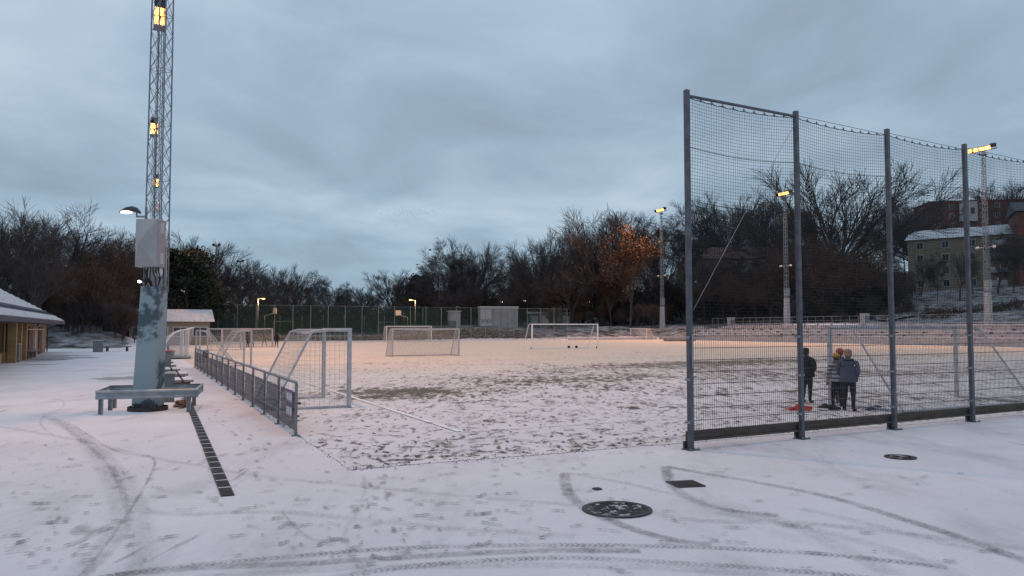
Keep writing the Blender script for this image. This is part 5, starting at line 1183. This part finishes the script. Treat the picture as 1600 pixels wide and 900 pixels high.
# ------------------------------------------------------------------ people
def skin_body(joints, edges, radii, rootv):
    me = bpy.data.meshes.new('body'); me.from_pydata(joints, edges, []); o = bpy.data.objects.new('tmp', me); COL.objects.link(o)
    sk = o.modifiers.new('skin', 'SKIN'); sk.use_smooth_shade = True; sk.branch_smoothing = .6
    ss = o.modifiers.new('sub', 'SUBSURF'); ss.levels = 2; ss.render_levels = 2
    for i, r_ in enumerate(radii): me.skin_vertices[0].data[i].radius = r_ if isinstance(r_, tuple) else (r_, r_)
    me.skin_vertices[0].data[rootv].use_root = True
    dg = bpy.context.evaluated_depsgraph_get(); dg.update(); out = bpy.data.meshes.new_from_object(o.evaluated_get(dg)); bpy.data.objects.remove(o); bpy.data.meshes.remove(me)
    return out
def person(pos, ht, rz, label, top='coat_k', legs='trous', hair='hair_d', hat=None, arms='hips', stance=.02, bulk=1.0, group=None, turn=0, hs=1.14):
    e_ = empty('person', pos, rz, label, 'person', group); k = ht/1.0
    J, E, Rr, T = [], [], [], []
    def j(p, r_, tg, par=None):
        J.append(tuple(c*k for c in p)); Rr.append((r_[0]*k, r_[1]*k) if isinstance(r_, tuple) else r_*k); T.append(tg)
        if par is not None: E.append((par, len(J)-1))
        return len(J)-1
    B = bulk
    pel = j((0, 0, .515), (.082*B, .066*B), 'leg'); wst = j((0, .0, .60), (.080*B, .064*B), 'top', pel); ch = j((0, .006, .715), (.092*B, .068*B), 'top', wst); shd = j((0, 0, .795), (.070, .054), 'top', ch)
    nk = j((0, -.004, .845), .032, 'skin', shd)
    hd1 = j((0, -.006, .880), .050, 'skin', nk); hd2 = j((0, -.010, .930), (.061, .070), 'skin', hd1); hd3 = j((0, -.002, .968), (.050, .057), 'hair', hd2)
    for s in (-1, 1):
        hip = j((s*.052, 0, .475), .062*B, 'leg', pel); kn = j((s*(.058+stance*.3), -.015, .285), .043, 'leg', hip); an = j((s*(.06+stance*.6), .012, .055), .030, 'leg', kn)
        hl = j((s*(.062+stance*.6), .012, .024), .026, 'shoe', an); to = j((s*(.068+stance*.65), -.085, .020), .022, 'shoe', hl)
        am = arms if isinstance(arms, str) else arms[(s+1)//2]
        sh_ = j((s*.108*B, 0, .795), .042, 'top', shd)
        if am == 'hips': el, wr, hn = (s*.195, .03, .66), (s*.115, -.03, .555), (s*.085, -.055, .545)
        elif am == 'pocket': el, wr, hn = (s*.155, .035, .645), (s*.13, -.055, .56), (s*.105, -.085, .54)
        elif am == 'face': el, wr, hn = (s*.165, -.07, .69), (s*.10, -.13, .80), (s*.085, -.14, .84)
        elif am == 'point': el, wr, hn = (s*.17, -.06, .78), (s*.26, -.10, .80), (s*.31, -.11, .81)
        else: el, wr, hn = (s*.150, .02, .645), (s*.155, -.03, .505), (s*.153, -.045, .46)
        ej = j(el, .036*B, 'top', sh_); wj = j(wr, .024, 'top', ej); hj = j(hn, (.022, .014), 'hand', wj)
        d = (Vector(hn)-Vector(wr)).normalized(); sd = d.cross(Vector((0, 1, 0)));
        if sd.length < .1: sd = Vector((1, 0, 0))
        sd.normalize(); h0 = Vector(hn)
        for f_ in range(4):
            o_ = sd*(.014*(f_-1.5)); L_ = (.038, .046, .043, .034)[f_]; b1 = h0+d*.02+o_; b2 = b1+d*L_*.5; b3 = b2+d*L_*.4+Vector((0, .008, -.006))
            a1 = j(tuple(b1), .0075, 'hand', hj); a2 = j(tuple(b2), .007, 'hand', a1); j(tuple(b3), .006, 'hand', a2)
        t1 = j(tuple(h0-d*.005-sd*.022+Vector((0, -.008, 0))), .008, 'hand', hj); j(tuple(h0+d*.018-sd*.032+Vector((0, -.014, 0))), .007, 'hand', t1)
    me = skin_body(J, E, Rr, pel)
    JA = np.array(J); tags = ['skin', 'hair', 'top', 'leg', 'shoe', 'hand']; mats = [M['skin'], M[hair], M[top], M[legs], M['black'], M['skin']]
    for m in mats: me.materials.append(m)
    C_ = np.zeros(len(me.polygons)*3); me.polygons.foreach_get('center', C_); C_ = C_.reshape(-1, 3); EA = np.array(E); pa, ab = JA[EA[:, 0]], JA[EA[:, 1]]-JA[EA[:, 0]]
    tt = np.clip(((C_[:, None]-pa)*ab).sum(-1)/((ab*ab).sum(-1)+1e-9), 0, 1); dist = np.linalg.norm(C_[:, None]-pa-ab*tt[..., None], axis=-1); bi = dist.argmin(1); mi = []
    for n_, c in enumerate(C_):
        tg = T[EA[bi[n_], 0] if tt[n_, bi[n_]] < .5 else EA[bi[n_], 1]]; z = c[2]/k
        if tg == 'leg' and z > .50: tg = 'top'
        if tg == 'top' and z > .835 and abs(c[0]) < .05*k: tg = 'skin'
        if tg in ('skin', 'hair') and z > .86: tg = 'hair' if (z > .965 or (c[1] > .012*k and z > .88)) else 'skin'
        mi.append(tags.index(tg))
    me.polygons.foreach_set('material_index', mi); me.polygons.foreach_set('use_smooth', [True]*len(mi))
    b_ = link('body', me, e_)
    # face: nose, ears, eyes
    hx = lambda p: tuple(c*k for c in p)
    MB().blob(hx((0, -.078, .918)), hx((.009, .014, .013)), 6, 5).build('nose', M['skin'], e_, True)
    for s in (-1, 1):
        MB().blob(hx((s*.057, .002, .922)), hx((.008, .013, .019)), 6, 5).build('ear', M['skin'], e_, True); MB().blob(hx((s*.022, -.068, .934)), hx((.008, .006, .005)), 6, 5).build('eye', M['black'], e_, True)
    MB().blob(hx((0, -.068, .893)), hx((.018, .006, .004)), 6, 5).build('mouth', M['red'], e_, True)
    hmesh = MB()
    if hat: hmesh.blob(hx((0, .004, .975)), hx((.068, .076, .052)), 12, 8).ring(hx((0, .0, .945)), .060*k, .074*k, .03*k, 16); hmesh.build('knit_hat', M[hat], e_, True)
    else: hmesh.blob(hx((0, .014, .965)), hx((.064, .068, .048)), 12, 8, jit=.05).blob(hx((0, .035, .925)), hx((.058, .045, .055)), 10, 7, jit=.05); hmesh.build('hair', M[hair], e_, True)
    MB().tube([hx((.06*math.cos(t_)*B, .045*math.sin(t_)+.012, .835+.012*math.sin(t_))) for t_ in np.linspace(0, 6.283, 14)], .019*k, 7).build('collar', M[top], e_, True)
    # jacket hem, hood and trouser creases hang outside the body
    hem = MB(); n = 18; vs = []
    for z, rx, ry in ((.47, .112*B, .094*B), (.50, .116*B, .098*B), (.56, .108*B, .090*B), (.64, .103*B, .082*B), (.72, .106*B, .082*B)):
        for i in range(n):
            t = 2*math.pi*i/n; q = 1+.05*math.sin(3*t+z*30)+random.uniform(-.02, .02); vs.append(hx((rx*q*math.cos(t), ry*q*math.sin(t)+.004, z)))
    hem.add(vs, [(r_*n+i, r_*n+(i+1) % n, (r_+1)*n+(i+1) % n, (r_+1)*n+i) for r_ in range(4) for i in range(n)]); hem.build('jacket', M[top], e_, True)
    return e_
def P_(px, py): p = gp(px, py); p.z = .004; return p
person(P_(1261, 629), 1.46, R(125), 'child in black coat raising a hand, standing by the second net post', 'coat_k', 'trous', 'hair_d', arms=('hips', 'face'), bulk=1.32)
person(P_(1327, 642), 1.48, R(140), 'blond child in slate blue jacket, hands in pockets, behind the net', 'coat_b', 'trous', 'hair_b', arms=('pocket', 'pocket'), bulk=1.28)
person(P_(1308, 636), 1.34, R(170), 'child in yellow knit hat and striped jersey beside the goal post', 'stripe', 'trous', 'hair_d', hat='yellow', arms='down')
person(P_(1314, 632), 1.44, R(190), 'child in red knit hat half hidden behind the slate jacket child', 'coat_k', 'trous', 'hair_d', hat='red', arms='down')
person(gp(432, 543), 1.6, R(180), 'person in dark clothes standing beside the far corner goal', 'coat_k', 'trous', 'hair_d', arms='down', stance=.05)
person(gp(387, 543), 1.65, R(140), 'person in brown coat behind the far corner goal net', 'leaf_b', 'trous', 'hair_d', arms='pocket', stance=.1)
person(gp(392, 542), 1.6, R(200), 'person in maroon jacket behind the far corner goal net', 'brown', 'trous', 'hair_d', arms='down', stance=.2)
person(gp(413, 540), 1.45, R(170), 'child in brown jacket at the mouth of the far corner goal', 'leaf_b', 'trous', 'hair_d', arms=('down', 'point'), stance=.2)

# ------------------------------------------------------------------ clothes and kit on the ground
def cloth(px, py, sx, sy, h, m, label, name, seed):
    rg = np.random.default_rng(seed); p = gp(px, py); n = 18; vs = []
    e_ = empty(name, (p.x, p.y, .006), rg.uniform(0, 3), label, 'clothes')
    ph = rg.uniform(0, 6, 6)
    for i in range(n+1):
        for j in range(n+1):
            u, v = i/n*2-1, j/n*2-1; r_ = math.hypot(u, v); k = 1+.25*math.sin(3*math.atan2(v, u)+ph[0])
            z = max(0, 1-r_**1.5)*h*(.7+.4*math.sin(u*5+ph[1])*math.sin(v*6+ph[2]))+.02*abs(math.sin(u*9+v*7+ph[3]))
            vs.append((u*sx*k, v*sy*k, max(z, .004)))
    MB().add(vs, [(i*(n+1)+j, (i+1)*(n+1)+j, (i+1)*(n+1)+j+1, i*(n+1)+j+1) for i in range(n) for j in range(n)]).build('cloth', M[m], e_, True)
    MB().tube([(sx*.5, 0, .04), (sx*.95, sy*.4, .035), (sx*1.4, sy*.2, .03)], [.06, .055, .045], 8).build('sleeve', M[m], e_, True)
    MB().tube([(-sx*.5, 0, .04), (-sx*1.0, -sy*.3, .035), (-sx*1.35, -sy*.6, .03)], [.06, .055, .045], 8).build('sleeve', M[m], e_, True)
cloth(1250, 641, .26, .22, .13, 'redcloth', 'crumpled red jacket lying on the snow by the net post', 'dropped_jacket', 3)
cloth(1289, 637, .2, .16, .06, 'coat_k', 'crumpled dark garment on the snow near the goal post', 'dropped_jacket', 8)
p = gp(1308, 642); e_ = empty('shoe_pair', (p.x, p.y, .006), .4, 'black shoes lying beside the dropped clothes', 'shoes')
for y, r_ in ((0, .2), (.16, -.3)): MB().blob((0, y, .05), (.13, .05, .05), 10, 6).blob((-.07, y, .09), (.05, .045, .05), 8, 6).build('shoe', M['black'], e_, True)
cloth(1365, 640, .3, .1, .05, 'coat_b', 'blue garment draped along the goal ground bar', 'dropped_jacket', 12)

# ------------------------------------------------------------------ birds
def bird(px, py, D, s, label, group, rz):
    c = at(px, py, D); e_ = empty('bird', c, rz, label, 'bird', group)
    MB().blob((0, 0, 0), (.24*s, .07*s, .07*s), 8, 6).blob((.24*s, 0, .04*s), (.07*s, .05*s, .05*s), 6, 5).add([(-.2*s, -.05*s, 0), (-.2*s, .05*s, 0), (-.42*s, .08*s, .0), (-.42*s, -.08*s, 0)], [(0, 1, 2, 3)]).build('body', M['bird'], e_)
    for sd in (-1, 1): MB().add([(.1*s, sd*.05*s, .03*s), (-.12*s, sd*.05*s, .03*s), (-.16*s, sd*.35*s, .2*s), (-.1*s, sd*.7*s, .12*s), (.06*s, sd*.4*s, .22*s)], [(0, 1, 2, 3, 4)]).add([(.1*s, sd*.05*s, .025*s), (-.12*s, sd*.05*s, .025*s), (-.16*s, sd*.35*s, .185*s), (-.1*s, sd*.7*s, .11*s), (.06*s, sd*.4*s, .205*s)], [(4, 3, 2, 1, 0)]).build('wing', M['bird'], e_)
bird(672, 391, 120, 1.0, 'black crow gliding beside the birch crown', None, .4); bird(652, 414, 125, .9, 'black crow flying low left of the birch', None, .2)
for i in range(34): bird(random.gauss(640, 30), random.gauss(336, 7), 260, .42, 'tiny distant bird in the flock over the trees', 'distant flock of birds', random.uniform(0, 6))
